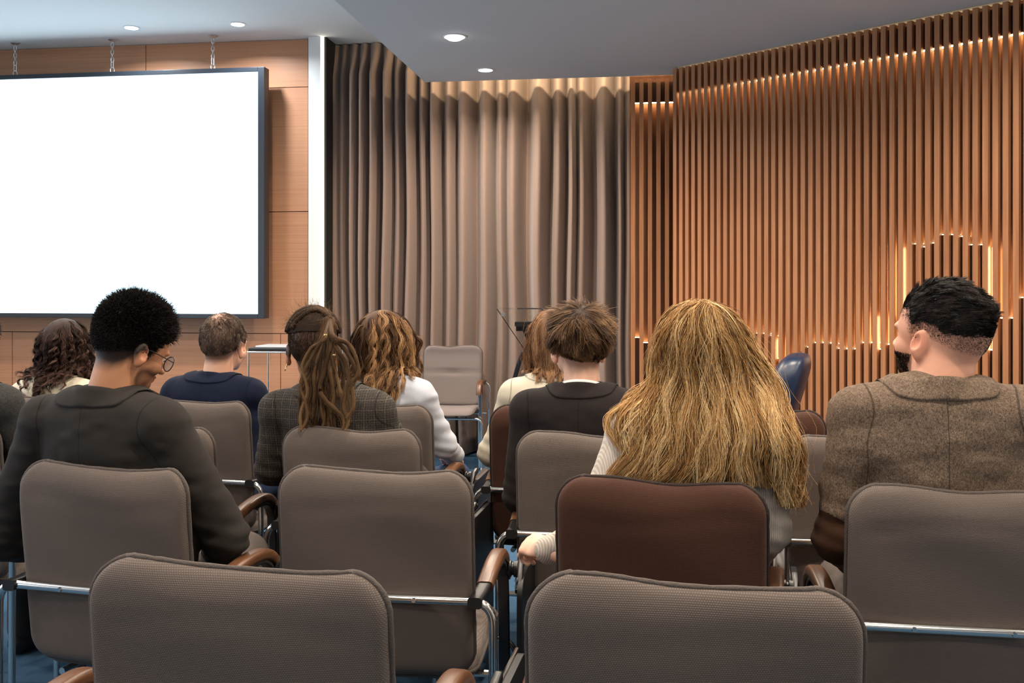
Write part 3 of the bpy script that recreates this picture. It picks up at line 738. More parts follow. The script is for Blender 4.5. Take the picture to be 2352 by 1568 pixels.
# ------------------------------------------------------------------ skin, cloth and hair materials
def skinmat(name, c, stub):
    m = mat(name, c, .5, spec=.4, Subsurface_Weight=.12, Subsurface_Scale=.01); n = N(m)
    m.node_tree.nodes['Principled BSDF'].inputs['Subsurface Radius'].default_value = (1, .35, .2)
    f = n.noise(n.coord(), 22, 4); base = n.mix(f, tuple(x*.86 for x in c), tuple(min(1, x*1.12) for x in c))
    redder = (min(1, c[0]*1.08), c[1]*.78, c[2]*.72)
    base = n.mix(n.attr('blush'), base, redder)
    fine = n.noise(n.coord(), 1500, 2, .7)
    st = n.math('MULTIPLY', n.attr('stubble'), n.math('MULTIPLY_ADD', fine, .5, .72))
    n.col(n.mix(n.math('MINIMUM', st, 1.0), base, stub)); n.nrm(n.bump(n.noise(n.coord(), 500, 3), .12, .001)); return m
def clothmat(name, c1, c2, kind='plain', rough=.9, sheen=.02, seams=True, bump=.3):
    m = mat(name, c1, rough, spec=.2, Sheen_Weight=sheen); n = N(m); v = n.coord()
    if kind == 'tweed':
        a = n.noise(n.coord((1, 1, .5)), 520, 3, .8); b_ = n.noise(v, 130, 3, .7); f = n.math('MULTIPLY_ADD', a, 1.9, n.math('MULTIPLY_ADD', b_, .8, -.9))
    elif kind == 'plaid':
        sp = n.n('ShaderNodeSeparateXYZ'); n.l(v, sp.inputs[0])
        def lines(o, per, w_):
            s_ = n.math('ABSOLUTE', n.math('SINE', n.math('MULTIPLY', o, math.pi/per))); return n.math('LESS_THAN', s_, w_)
        l1 = n.math('MAXIMUM', lines(sp.outputs[0], .030, .10), lines(sp.outputs[2], .030, .10)); l2 = n.math('MAXIMUM', lines(sp.outputs[0], .0075, .3), lines(sp.outputs[2], .0075, .3))
        a = n.noise(v, 300, 3, .7); f = n.math('MULTIPLY_ADD', a, 1.1, n.math('MULTIPLY_ADD', l1, .22, n.math('MULTIPLY_ADD', l2, .16, -.35)))
    elif kind == 'rib':
        sp = n.n('ShaderNodeSeparateXYZ'); n.l(v, sp.inputs[0]); f = n.math('MULTIPLY_ADD', n.math('SINE', n.math('MULTIPLY', n.math('ADD', sp.outputs[0], n.math('MULTIPLY', sp.outputs[1], .6)), 2*math.pi/.0055)), .25, .5)
    else:
        f = n.math('MULTIPLY_ADD', n.noise(v, 500, 3, .7), .8, n.math('MULTIPLY_ADD', n.noise(v, 14, 3), .5, -.15))
    base = n.ramp(f, [(.15, c1), (.85, c2)])
    if seams:
        s1 = n.math('LESS_THAN', n.math('ABSOLUTE', n.attr('seam')), .0012)
        base = n.mix(n.math('MULTIPLY', s1, .6), base, tuple(x*.35 for x in c1))
        pt = n.attr('patch'); base = n.mix(n.math('GREATER_THAN', pt, .5), base, srgb(58, 36, 24))
    n.col(base); n.nrm(n.bump(f, bump, .0015)); return m
def hairmat(name, dark, mid, light_, rough=.5):
    m = mat(name, mid, rough, spec=.16); n = N(m)
    tone = n.attr('tone'); t = n.attr('along'); f = n.math('ADD', tone, n.math('MULTIPLY_ADD', t, .25, -.10))
    n.col(n.ramp(f, [(.1, dark), (.5, mid), (.92, light_)]))
    n.b.inputs['Sheen Weight'].default_value = 0.0
    n.nrm(n.bump(n.noise(n.coord(), 700, 3, .7), .5, .002))
    return m

# ------------------------------------------------------------------ head and hands
EARC = .081
def head_sdf(p, fem=0.):
    """head frame: origin at the top of the neck, +Y face, +Z crown; metres"""
    s = 1-.04*fem
    d = ell(p, (0, -.012, .078), (.077*s, .098, .088))
    d = smin(d, ell(p, (0, -.055, .050), (.062*s, .052, .062)), .03)
    d = smin(d, ell(p, (0, .045, .045), (.063*s, .050, .072)), .03)
    d = smin(d, ell(p, (0, .040, -.018), (.053*s, .052, .044)), .025)
    d = smin(d, ell(p, (0, .083, -.046), (.020, .016, .017)), .02)
    ax = np.abs(p[..., 0:1]); q = np.concatenate([ax, p[..., 1:]], -1)
    d = smin(d, ell(q, (.040, .062, .005), (.020, .026, .022)), .015)        # cheeks
    d = smin(d, ell(q, (.024, .088, .053), (.026, .010, .009)), .012)        # brow
    d = smax(d, -ell(q, (.031, .103, .034), (.017, .014, .012)), .012)       # eye sockets
    d = smin(d, cone(p, (0, .092, .040), (0, .116, .006), .007, .010), .010)  # nose
    d = smin(d, ell(q, (.010, .107, .003), (.009, .010, .008)), .006)
    d = smin(d, ell(p, (0, .094, -.018), (.022, .010, .0055)), .006)         # lips
    d = smin(d, ell(p, (0, .092, -.028), (.020, .010, .006)), .006)
    er = rotm(0, 0, 0)@np.array(Matrix.Rotation(R(-24), 3, 'Z'))@np.array(Matrix.Rotation(R(12), 3, 'X'))
    e = ell(q, (EARC*s, -.004, .022), (.0085, .019, .032), er)
    e = smin(e, ell(q, (.078*s, .000, -.004), (.008, .010, .012)), .006)
    e = smax(e, -ell(q, (EARC*s+.009, .001, .026), (.008, .011, .018), er), .004)
    return smin(d, e, .006)
def frame_from(dirv, up):
    d = dirv/np.linalg.norm(dirv); u = up-d*(up@d); u /= np.linalg.norm(u); return d, u, np.cross(d, u)
def hand_sdf_maker(wr, dirv, up, side, curl, sc=1.0):
    """side=+1: thumb towards +cross(dir,up)"""
    d, u, s = frame_from(np.array(dirv, float), np.array(up, float)); s = s*side
    W = lambda a, b, c: np.array(wr)+sc*(d*a+s*b+u*c)
    pr = []
    Rm = np.stack([d, s, u], 1)
    lens = [(.042, .025, .020), (.046, .029, .021), (.043, .027, .020), (.034, .020, .017)]
    for k in range(4):
        b = .030-.0195*k; base = W(.088-.004*abs(k-1.2), b, .004); ang = 0; pt = base; spread = (1.2-k)*.05
        for j, L in enumerate(lens[k]):
            ang += curl*(.75 if j == 0 else 1.0)
            dd = d*math.cos(ang)-u*math.sin(ang)+s*spread*max(0, 1-curl); dd /= np.linalg.norm(dd); nx = pt+dd*L*sc
            r0 = (.0092-.0009*j)*sc*(1 if k < 3 else .88); pr.append((pt, nx, r0, r0*.92)); pt = nx
    t0 = W(.025, .030, -.008); t1 = W(.055, .052, -.016-.006*curl); t2 = W(.082, .052-.012*curl, -.022-.010*curl); t3 = W(.100, .040-.018*curl, -.026-.012*curl)
    th = [(t0, t1, .0125, .0105), (t1, t2, .0105, .0095), (t2, t3, .0095, .008)]
    def fn(p):
        x = ell(p, W(.050, .003, .001), (.050*sc, .040*sc, .0135*sc), Rm)
        x = smin(x, ell(p, W(.078, .002, .004), (.020*sc, .038*sc, .012*sc), Rm), .012)
        x = smin(x, cone(p, W(-.06, 0, 0), W(.02, 0, 0), .027*sc, .024*sc), .018)
        for k, (a, b, ra, rb) in enumerate(pr): x = smin(x, cone(p, a, b, ra, rb), .0045 if k % 3 else .007)
        for k, (a, b, ra, rb) in enumerate(th): x = smin(x, cone(p, a, b, ra*sc, rb*sc), .012 if k == 0 else .004)
        return x
    pts = np.array([W(-.06, 0, 0), W(.05, 0, 0)]+[q[1] for q in pr]+[t3]); return fn, pts.min(0)-.035, pts.max(0)+.035

# ------------------------------------------------------------------ strands
def tubes(S, r, tone, seg=3):
    """S: (n,k,3) strand points, r: (n,k) radii -> mesh arrays"""
    n, k, _ = S.shape; T = np.gradient(S, axis=1); T /= np.linalg.norm(T, axis=-1, keepdims=True)+1e-9
    ref = np.where(np.abs(T[..., 2:3]) < .9, np.array([0, 0, 1.]), np.array([1., 0, 0]))
    ref = ref[:, k//2:k//2+1]*np.ones((1, k, 1)); u = ref-T*(ref*T).sum(-1, keepdims=True); un = np.linalg.norm(u, axis=-1, keepdims=True); u = u/(un+1e-6); w_ = np.cross(T, u)
    V = np.stack([S+(u*math.cos(2*math.pi*j/seg)+w_*math.sin(2*math.pi*j/seg))*r[..., None] for j in range(seg)], 2)
    V = V.reshape(-1, 3); idx = np.arange(n*k*seg).reshape(n, k, seg); nx = np.roll(idx, -1, 2)
    Fq = np.stack([idx[:, :-1], nx[:, :-1], nx[:, 1:], idx[:, 1:]], -1).reshape(-1, 4)
    tn = np.repeat(tone, k*seg); al = np.tile(np.repeat(np.linspace(0, 1, k), seg), n)
    return V, Fq, tn, al
def unit(v): return v/(np.linalg.norm(v, axis=-1, keepdims=True)+1e-9)
def simulate(root, d0, L, steps, field, off, gravity=.5, stiff=.75, push=None, seed=0, wave=0., freq=30.):
    p = root.copy(); d = unit(d0); out = [p.copy()]; st = (L/(steps-1))[:, None]; rng = np.random.RandomState(seed); ph = rng.rand(len(p))*6.28
    for k in range(1, steps):
        t = k/(steps-1)
        dd = d*stiff+np.array([0, 0, -1.])*gravity
        if push is not None: dd = dd+push(p, t)
        if wave:
            lat = unit(np.cross(d, np.array([0, 0, 1.])+.001)+0); dd = dd+lat*(wave*np.sin(ph+freq*t*L))[:, None]
        d = unit(dd); q = p+d*st
        for _ in range(2):
            s = field(q); g = grad(field, q, .004); o = off*min(1, .3+2*t) if np.ndim(off) == 0 else off*min(1, .3+2*t)
            q = q+g*np.clip(o-s, 0, .03)[:, None]
        d = unit(q-p); p = q; out.append(p.copy())
    return np.stack(out, 1)
def children(G, n, spread, rng, taper=.5, jitter=.002, lenvar=.15, tube_w=None):
    """n strands round the guides G (m,k,3); clumps narrow towards the tip"""
    m, k, _ = G.shape; gi_ = rng.randint(0, m, n); S = G[gi_].copy(); t = np.linspace(0, 1, k)[None, :, None]
    o = rng.normal(size=(n, 1, 3))*spread; o[..., 2] *= .4
    S = S+o*(1-(1-taper)*t)
    ph = rng.rand(n, 1, 1)*6.28; a = rng.normal(size=(n, 1, 3))*jitter; S = S+a*np.sin(ph+t*(6+rng.rand(n, 1, 1)*8))*t
    cut = 1-lenvar*rng.rand(n); idx = (np.linspace(0, 1, k)[None]*cut[:, None])*(k-1); i0 = np.clip(idx.astype(int), 0, k-2); f = (idx-i0)[..., None]
    S = np.take_along_axis(S, i0[..., None].repeat(3, -1), 1)*(1-f)+np.take_along_axis(S, (i0+1)[..., None].repeat(3, -1), 1)*f
    return S, gi_
def curlify(G, amp, wl, seed=0, t0=.15):
    rng = np.random.RandomState(seed); n, k, _ = G.shape; s_ = np.concatenate([np.zeros((n, 1)), np.cumsum(np.linalg.norm(np.diff(G, axis=1), axis=-1), 1)], 1)
    T = unit(np.gradient(G, axis=1)); u = unit(np.cross(T, A(0, 1, .2))); v = np.cross(T, u); ph = rng.rand(n, 1)*6.28+s_*2*math.pi/(wl*(.8+.4*rng.rand(n, 1)))
    a = amp*(.5+rng.rand(n, 1))*np.clip((s_/s_[:, -1:]-t0)/.3, 0, 1); return G+u*(a*np.cos(ph))[..., None]+v*(a*.6*np.sin(ph))[..., None]
def rad(n, k, r0, r1): return np.linspace(r0, r1, k)[None]*np.ones((n, 1))
def add_hair(name, lst, m, parent):
    """lst of (S, r, tone)"""
    Vs, Fs, tn, al, b = [], [], [], [], 0
    for S, r, tone, seg in lst:
        V, Fq, a, c = tubes(S, r, tone, seg); Vs.append(V); Fs.append(Fq+b); tn.append(a); al.append(c); b += len(V)
    return mobj(name, np.concatenate(Vs), np.concatenate(Fs), m, parent, attrs={'tone': np.concatenate(tn), 'along': np.concatenate(al)})

# ------------------------------------------------------------------ a seated person
class Person: pass
def person(chair_key, c7, facing, label, sh=.19, head=(0, 0, 0), skin=None, jacket=None, trousers=None, shirt=None, fem=0., girth=1., hs=1., fold=.004, seed=0,
           arms=None, hands=(None, None), collar='jacket', stubble=None, patch=None, shz=-.055, hoff=None, longsleeve=True, skirt=False, knees=None, shoe=None, arm_r=1., shdrop=(0, 0), neckr=1.):
    S = Person(); ch = CH[chair_key]; M4 = Matrix.Translation(ch.location)@Matrix.Rotation(ch.rotation_euler.z+R(facing), 4, 'Z')
    Mi = np.array(M4.inverted()); S.M4 = M4; S.fem = fem
    loc = lambda w_: (Mi@np.append(np.asarray(w_, float), 1))[:3]
    S.loc = loc
    c = loc(P(*c7)); hip = A(c[0]*.35, -.075, .585)
    S.c = c; up = unit(c-hip)
    shc = c+A(0, -.005, shz)
    SL = shc+A(-sh+.055, .0, -.012+shdrop[0]); SR = shc+A(sh-.055, .0, -.012+shdrop[1])
    # arms: (elbow, wrist) in the body frame or ('px', x, y, t)
    arms = arms or {}
    def pt(v, dflt):
        if v is None: return dflt
        if v[0] == 'px': return loc(P(*v[1:]))
        return np.array(v, float)
    eL = pt(arms.get('eL'), SL+A(-.055, .09, -.27)); eR = pt(arms.get('eR'), SR+A(.055, .09, -.27))
    wL = pt(arms.get('wL'), A(-.13, .27, .645)); wR = pt(arms.get('wR'), A(.13, .27, .645))
    S.SL, S.SR, S.eL, S.eR = SL, SR, eL, eR
    w_ = (sh-.012)*girth
    ch1 = hip+(c-hip)*.60; up1 = hip+(c-hip)*.84; wa = hip+(c-hip)*.25
    hh = c[2]-.585
    def torso(p):
        d = ell(p, ch1+A(0, .012, 0), (w_*.96, .118*girth, hh*.44)); d = smin(d, ell(p, wa+A(0, .01, 0), (w_*.88, .118*girth, hh*.40)), .05)
        d = smin(d, ell(p, up1+A(0, -.015, 0), (w_*.86, .088, hh*.20)), .05)
        d = smin(d, ell(p, hip+A(0, .02, -.03), (.165+.01*fem, .135, .10)), .05)
        for sp_ in (SL, SR): d = smin(d, cone(p, c+A(0, -.005, -.055), sp_+(c-sp_)*.15, .060, .056), .035)
        return d
    def arm(p, sp_, e_, wr, rr=1.):
        k = rr*arm_r; d = ell(p, sp_, (.062*k, .062*k, .060*k)); d = smin(d, cone(p, sp_, e_, .058*k, .051*k), .02)
        ww = e_+(wr-e_)*.96; return smin(d, cone(p, e_, ww, .050*k, .037*k), .02)
    ns = seed*3.7
    def folds(p):
        f = vnoise(p*A(1, 1, 1.7), 8, seed)*1.0+vnoise(p*A(1.2, 1.2, 2.6), 17, seed+5)*.45+vnoise(p, 40, seed+9)*.12
        return f*fold
    def elbowfold(p):
        o = 0
        for e_ in (eL, eR):
            r2 = ((p-e_)**2).sum(-1); o = o+np.exp(-r2/.012)*np.sin(p[..., 2]*150+8*p[..., 0]*6)*.0022
        return o
    def jk(p):
        d = torso(p); d = smin(d, arm(p, SL, eL, wL), .016); d = smin(d, arm(p, SR, eR, wR), .016); return d+folds(p)+elbowfold(p)
    S.jk = jk; S.torso = torso
    allp = np.array([hip, c, SL, SR, eL, eR, wL, wR])
    lo = allp.min(0)-.12; hi = allp.max(0)+.10; lo[2] = max(.44, lo[2]); lo[1] = min(lo[1], -.24)
    V, Fc = isomesh(jk, lo, hi, .0075, 1)
    dt = torso(V); dal = arm(V, SL, eL, wL); dar = arm(V, SR, eR, wR); da = np.minimum(dal, dar)
    seam = np.where(V[:, 1] < c[1]+.03, V[:, 0]-c[0], .05); sleeve = (dt-da); s2 = np.where((V[:, 2] > .75) , sleeve, .05)
    # the sleeve seam sits slightly inside the arm
    seam = np.where(np.abs(s2-.004) < np.abs(seam), s2-.004, seam)
    if collar != 'jacket': seam = np.where(np.abs(seam) < .5, .5, seam)*0+.5
    pa = np.zeros(len(V))
    if patch is not None:
        q = loc(P(*patch[:3])); pa = np.clip(.5+ (1-ell(V, q, (.058, .07, .095))/.01*0-np.sqrt((((V-q)/A(.055, .075, .088))**2).sum(-1)))*20, 0, 1)*(dal < .03)
    # --- collar ring
    cp = []
    def ring(rad0, prof, a0=-150, a1=150, tilt=.35, n=48, cy=.012, lift_=.0045):
        Vr = []; k = len(prof)
        for i in range(n+1):
            a = R(a0+(a1-a0)*i/n); cx, sy = math.sin(a), -math.cos(a)
            for (dr, dz) in prof:
                r_ = rad0+dr; y = sy*r_*1.02; z = dz-(y+rad0)*tilt
                drop = -.03*max(0, (abs(math.degrees(a))-90)/60)**2
                Vr.append(c+A(cx*r_*(1.0), y+cy, z+drop-.0))
        Fr = [(i*k+j, i*k+(j+1) % k, (i+1)*k+(j+1) % k, (i+1)*k+j) for i in range(n) for j in range(k)]
        Vr = np.array(Vr); out = np.tile(np.array([dr for dr, dz in prof]) >= .0125, n+1)
        for _ in range(5):
            d_ = jk(Vr); g_ = grad(jk, Vr, .006); Vr = Vr+g_*(np.clip(lift_-d_, 0, .02)*out)[:, None]
        return Vr, np.array(Fr)
    nr = .058*neckr*(1-.1*fem)
    pieces = [(V, Fc)]; extra = 0
    if collar == 'jacket':
        prof = [(.004, -.055), (.005, .0), (.007, .020), (.010, .0245), (.0145, .022), (.019, .010), (.023, -.004), (.028, -.016), (.033, -.029), (.030, -.035), (.012, -.045)]
        cr = ring(nr+.004, prof)
        pieces.append(cr)
    elif collar in ('shirt', 'band'):
        prof = [(.004, -.05), (.004, .012), (.006, .018), (.010, .016), (.016, -.008), (.024, -.030), (.016, -.036)]
        cr = ring(nr+.004, prof); pieces.append(cr)
    Va, Fa = join(pieces); ex = len(Va)-len(V)
    at = {'seam': np.concatenate([seam, np.full(ex, .5)]), 'patch': np.concatenate([pa, np.zeros(ex)])}
    # --- skin body: head, neck and core, hands
    Hd = rotm(*head); H0 = c+A(0, .045, .085)*hs if hoff is None else c+np.array(hoff)
    S.Hd, S.H0, S.hs = Hd, H0, hs
    toH = lambda p: ((p-H0)@Hd)/hs
    fromH = lambda q: H0+(np.asarray(q)*hs)@Hd.T
    S.toH, S.fromH = toH, fromH
    def hd(p): return head_sdf(toH(p), fem)*hs
    nb = fromH(A(0, -.022, .02))
    def headneck(p):
        d = smin(hd(p), cone(p, c+A(0, .008, -.06), nb, nr+.004, nr-.006), .022)
        return smin(d, ell(p, c+A(0, .02, -.09), (.11, .07, .05)), .03)
    S.hn = headneck
    h0 = np.minimum(c+A(-.12, -.10, -.13), H0-.14); h1 = np.maximum(c+A(.12, .10, .0), H0+A(.13, .15, .20))
    Vh, Fh = isomesh(headneck, h0, h1, .0042*hs, 2)
    q = toH(Vh); stub = np.zeros(len(Vh)); 
    if stubble is not None: stub = np.clip(stubble(q), 0, 1)
    blush = .5*np.clip(1-np.abs(np.abs(q[:, 0])-.083)/.012, 0, 1)*np.clip((q[:, 2]+.02)/.02, 0, 1)*(q[:, 2] < .06)*(np.abs(q[:, 1]) < .03)
    blush = np.maximum(blush, np.exp(-(((q-A(0, .10, -.023))/A(.026, .02, .010))**2).sum(-1)))
    core = lambda p: smin(torso(p)+.012, np.minimum(arm(p, SL, eL, wL)+.010, arm(p, SR, eR, wR)+.010), .01)
    kn = knees or {}
    kL = pt(kn.get('L'), A(-.13, .37, .56)); kR = pt(kn.get('R'), A(.13, .37, .56)); hL = A(hip[0]-.085, -.04, .555); hR = A(hip[0]+.085, -.04, .555)
    fL = A(kL[0], kL[1]-.03, .09); fR = A(kR[0], kR[1]-.03, .09)
    def legs(p, g=0.):
        d = smin(cone(p, hL, kL, .085, .062), cone(p, hR, kR, .085, .062), .03); d = smin(d, cone(p, kL, fL, .060, .045), .03); return smin(d, cone(p, kR, fR, .060, .045), .03)-g
    lp = np.array([hL, hR, kL, kR, fL, fR])
    Vc, Fcc = isomesh(core, lo, hi, .014, 0); Vl, Fl = isomesh(lambda p: legs(p)+.010, lp.min(0)-.1, lp.max(0)+.1, .014, 0)
    pcs = [(Vh, Fh), (Vc, Fcc), (Vl, Fl)]
    for k, (e_, wr, hsd, side) in enumerate(((eL, wL, hands[0], 1), (eR, wR, hands[1], -1))):
        o = dict(dir=unit((wr-e_))*1.0+A(.25*side, .5, -.25), up=A(-.15*side, .2, 1), curl=.28, side=side, sc=1-.1*fem)
        if hsd: o.update(hsd)
        fn, l_, h_ = hand_sdf_maker(wr, o['dir'], o['up'], o['side'], o['curl'], o['sc']); pcs.append(isomesh(fn, l_, h_, .0034, 1))
    Vb, Fb = join(pcs); pad = np.zeros(len(Vb)-len(Vh))
    root = mobj('person', Vb, Fb, skin, attrs={'stubble': np.concatenate([stub, pad]), 'blush': np.concatenate([blush, pad])})
    root.matrix_world = M4; tag(root, label, 'person'); S.root = root
    mobj({'jacket': 'jacket', 'shirt': 'shirt', 'band': 'blouse', None: 'cardigan'}[collar], Va, Fa, jacket, root, attrs=at)
    if shirt is not None:
        pr = [(.000, -.05), (.001, .020), (.003, .0335), (.006, .0330), (.007, .018), (.006, -.04)]
        Vs_, Fs_ = ring(nr+.001, pr); mobj('shirt_collar', Vs_, Fs_, shirt, root)
    # trousers and shoes
    Vt, Ft = isomesh(lambda p: legs(p, .006)+vnoise(p, 14, seed)*.004, lp.min(0)-.1, lp.max(0)+.1, .011, 1); mobj('trousers', Vt, Ft, trousers, root)
    for f_, k_ in ((fL, kL), (fR, kR)):
        sf = lambda p: smax(smin(ell(p, f_+A(0, .0, -.045), (.042, .065, .05)), ell(p, f_+A(0, .10, -.058), (.045, .095, .036)), .03), .004-p[..., 2], .004)
        Vq, Fq = isomesh(sf, f_+A(-.07, -.09, -.1), f_+A(.07, .22, .03), .009, 1); mobj('shoe', Vq, Fq, shoe or M['black'], root)
    for sx in (-1, 1):
        b = MB(); e_ = fromH(A(sx*.031, .079, .034)); pr = [(0, -.0115)]+[(.0115*math.sin(R(a)), -.0115*math.cos(R(a))) for a in range(20, 180, 20)]+[(0, .0115)]
        b.lathe(pr, e_, 14); b.build('eye', M['eye'], root, angle=180)
    def rootsample(n, maskfn, seed_=0, foff=0.):
        rng = np.random.RandomState(seed_); out = []; got = 0
        while got < n:
            d = unit(rng.normal(size=(n*3, 3))); q_ = A(0, -.01, .05)+d*.04
            for _ in range(14): q_ = q_+d*np.clip(-head_sdf(q_, fem), -.02, .02)[:, None]+0
            for _ in range(8): q_ = q_-d*head_sdf(q_, fem)[:, None]*.9
            m_ = maskfn(q_); m_ = rng.rand(len(q_)) < m_; ok = m_ & (np.abs(head_sdf(q_, fem)) < .002) & ~((np.abs(q_[:, 0]) > .078) & (q_[:, 2] < .06) & (np.abs(q_[:, 1]) < .03))
            out.append(q_[ok]); got += ok.sum()
        q_ = np.concatenate(out)[:n]; g = grad(lambda p: head_sdf(p, fem), q_); return q_, g
    S.sample = rootsample; S.rng = np.random.RandomState(seed+11)
    return S
def hairline(q, front=.105, side=.050, nape=-.012, soft=.006):
    """1 inside the hair region"""
    y = q[..., 1]; z = q[..., 2]
    zl = np.interp(y, [-.12, -.05, -.03, .0, .03, .045, .075, .1], [nape, nape, nape+.02, side, side-.012, side+.025, front-.01, front])
    return np.clip((z-zl)/soft+.5, 0, 1)
def hcomb(S, q, g, dloc): return (dloc@S.Hd.T)
# ------------------------------------------------------------------ the audience
SK = {}
SK['tan'] = skinmat('skin_tan', srgb(186, 132, 98), srgb(26, 20, 18)); SK['fair'] = skinmat('skin_fair', srgb(222, 172, 146), srgb(58, 44, 36)); SK['fairdark'] = skinmat('skin_fair_dark_hair', srgb(216, 160, 134), srgb(34, 26, 24))
SK['pale'] = skinmat('skin_pale', srgb(232, 186, 162), srgb(70, 50, 40))
CL = {}
CL['charcoal'] = clothmat('charcoal_suiting', srgb(40, 37, 35), srgb(52, 48, 45)); CL['navy'] = clothmat('navy_wool', srgb(13, 19, 38), srgb(19, 29, 52)); CL['black'] = clothmat('black_suiting', srgb(34, 29, 30), srgb(44, 38, 38))
CL['tweed'] = clothmat('brown_tweed', srgb(62, 50, 42), srgb(142, 122, 104), 'tweed'); CL['greytweed'] = clothmat('grey_tweed', srgb(42, 42, 42), srgb(78, 76, 74), 'tweed')
CL['plaid'] = clothmat('grey_plaid', srgb(44, 42, 40), srgb(112, 102, 92), 'plaid'); CL['cream'] = clothmat('cream_cotton', srgb(202, 192, 168), srgb(220, 210, 188)); CL['creamsuit'] = clothmat('cream_suiting', srgb(192, 184, 164), srgb(208, 200, 182))
CL['white'] = clothmat('white_cotton', srgb(182, 187, 200), srgb(204, 208, 218)); CL['knit'] = clothmat('oatmeal_rib_knit', srgb(176, 164, 152), srgb(214, 204, 194), 'rib', bump=.6)
CL['trous_dark'] = clothmat('dark_trousers', srgb(36, 34, 34), srgb(48, 46, 46), seams=False); CL['trous_grey'] = clothmat('grey_trousers', srgb(86, 78, 74), srgb(104, 94, 90), seams=False); CL['jeans'] = clothmat('blue_jeans', srgb(28, 44, 72), srgb(50, 70, 104), seams=False)
CL['shirtwhite'] = mat('white_collar', (.85, .85, .83), .7)
HM = {'black': hairmat('black_hair', srgb(14, 11, 10), srgb(24, 19, 17), srgb(48, 38, 34), .45), 'blackcurl': hairmat('black_curly_hair', srgb(12, 10, 10), srgb(22, 18, 17), srgb(44, 36, 34), .6),
      'brown': hairmat('brown_hair', srgb(46, 30, 21), srgb(100, 74, 53), srgb(160, 126, 92)), 'darkbrown': hairmat('dark_brown_hair', srgb(34, 22, 18), srgb(66, 46, 38), srgb(112, 84, 72)),
      'greybrown': hairmat('short_greying_hair', srgb(40, 32, 28), srgb(84, 70, 60), srgb(140, 122, 106), .5), 'blonde': hairmat('golden_blonde_hair', srgb(96, 62, 34), srgb(196, 150, 94), srgb(248, 218, 166)),
      'caramel': hairmat('caramel_hair', srgb(42, 27, 18), srgb(104, 73, 48), srgb(190, 148, 104)), 'lightbrown': hairmat('light_brown_hair', srgb(84, 58, 42), srgb(150, 112, 82), srgb(196, 156, 120)),
      'dread': hairmat('dreadlock_hair', srgb(38, 26, 18), srgb(84, 62, 42), srgb(150, 118, 82), .75)}
n = N(HM['dread']); n.nrm(n.bump(n.noise(n.coord(), 260, 4, .7), .9, .003))
def W(S, q): return S.fromH(q)
def dirs(S, d): return d@S.Hd.T
def crop(S, name, m, n, lenf, combf, mask, r=.0007, k=5, lift=.5, seed=0, curl=0., tone0=.45, tonev=.18, clump=None, wiggle=.15):
    """short hair grown from the scalp. lenf(q) length, combf(q,g) direction, all in the head frame"""
    rng = np.random.RandomState(seed); q, g = S.sample(n, mask, seed); L = lenf(q)*(.8+.4*rng.rand(n)); c = combf(q, g)
    c = c-g*(c*g).sum(-1, keepdims=True)
    if clump:
        ci = rng.randint(0, n, clump); cc = q[ci]; jit = rng.normal(size=(clump, 3)); near = np.argmin(((q[:, None]-cc[None])**2).sum(-1), 1) if n*clump < 6e6 else np.concatenate([np.argmin(((q[a:a+2000, None]-cc[None])**2).sum(-1), 1) for a in range(0, n, 2000)])
        c = c+jit[near]*wiggle*2.2; tip = cc[near]+0
    d = unit(g*lift+c+rng.normal(size=(n, 3))*wiggle); P_ = [q]; p = q.copy()
    for i in range(1, k):
        t = i/(k-1); d = unit(d+c*.25-g*.10*(1 if lift < 1 else 0)); p = p+d*(L/(k-1))[:, None]
        if curl: p = p+rng.normal(size=(n, 3))*curl*np.clip(L/.025, .2, 1)[:, None]
        h_ = head_sdf(p, S.fem); p = p+g*np.clip(.002-h_, 0, .02)[:, None]
        if clump: p = p+(tip[:]+g*(.002+L[:, None]*.6*lift)-p)*0
        P_.append(p.copy())
    St = S.fromH(np.stack(P_, 1)); base = tone0+rng.normal(size=n)*tonev
    if clump: base = base*.5+(.5*(tone0+rng.normal(size=clump)*tonev*1.6))[near]
    return St, rad(n, k, r, r*.35), np.clip(base, 0, 1), 3
def cap(S, offset, mask, m, name='hair', seed=0, nz=.0, fr=60, tone=.3):
    """a soft shell just over the scalp so that no skin shows between strands"""
    def fn(p):
        q = S.toH(p); return smax(head_sdf(q, S.fem)*S.hs-offset+vnoise(p, fr, seed)*nz, (.5-mask(q))*.02, .004)
    lo = S.H0-.16; hi = S.H0+A(.16, .16, .22); return isomesh(fn, lo, hi, .005, 1)
def hair_obj(S, m, strands, shell=None, tone=.15, name='hair'):
    Vs, Fs, tn, al, b = [], [], [], [], 0
    for St, r, to, seg in strands:
        V, Fq, a, c = tubes(St, r, to, seg); Vs.append(V); Fs.append(Fq+b); tn.append(a); al.append(c); b += len(V)
    if shell is not None:
        V, Fq = shell; Vs.append(V); Fs.append(Fq+b); tn.append(np.full(len(V), tone)); al.append(np.zeros(len(V)))
    o = mobj(name, np.concatenate(Vs), np.concatenate(Fs), m, S.root, attrs={'tone': np.concatenate(tn), 'along': np.concatenate(al)}); return o
def whorl(q, g, c=(0, -.06, .15), fwd=.0):
    d = q-A(*c); d[..., 1] += 0; return unit(d+A(0, fwd, 0))

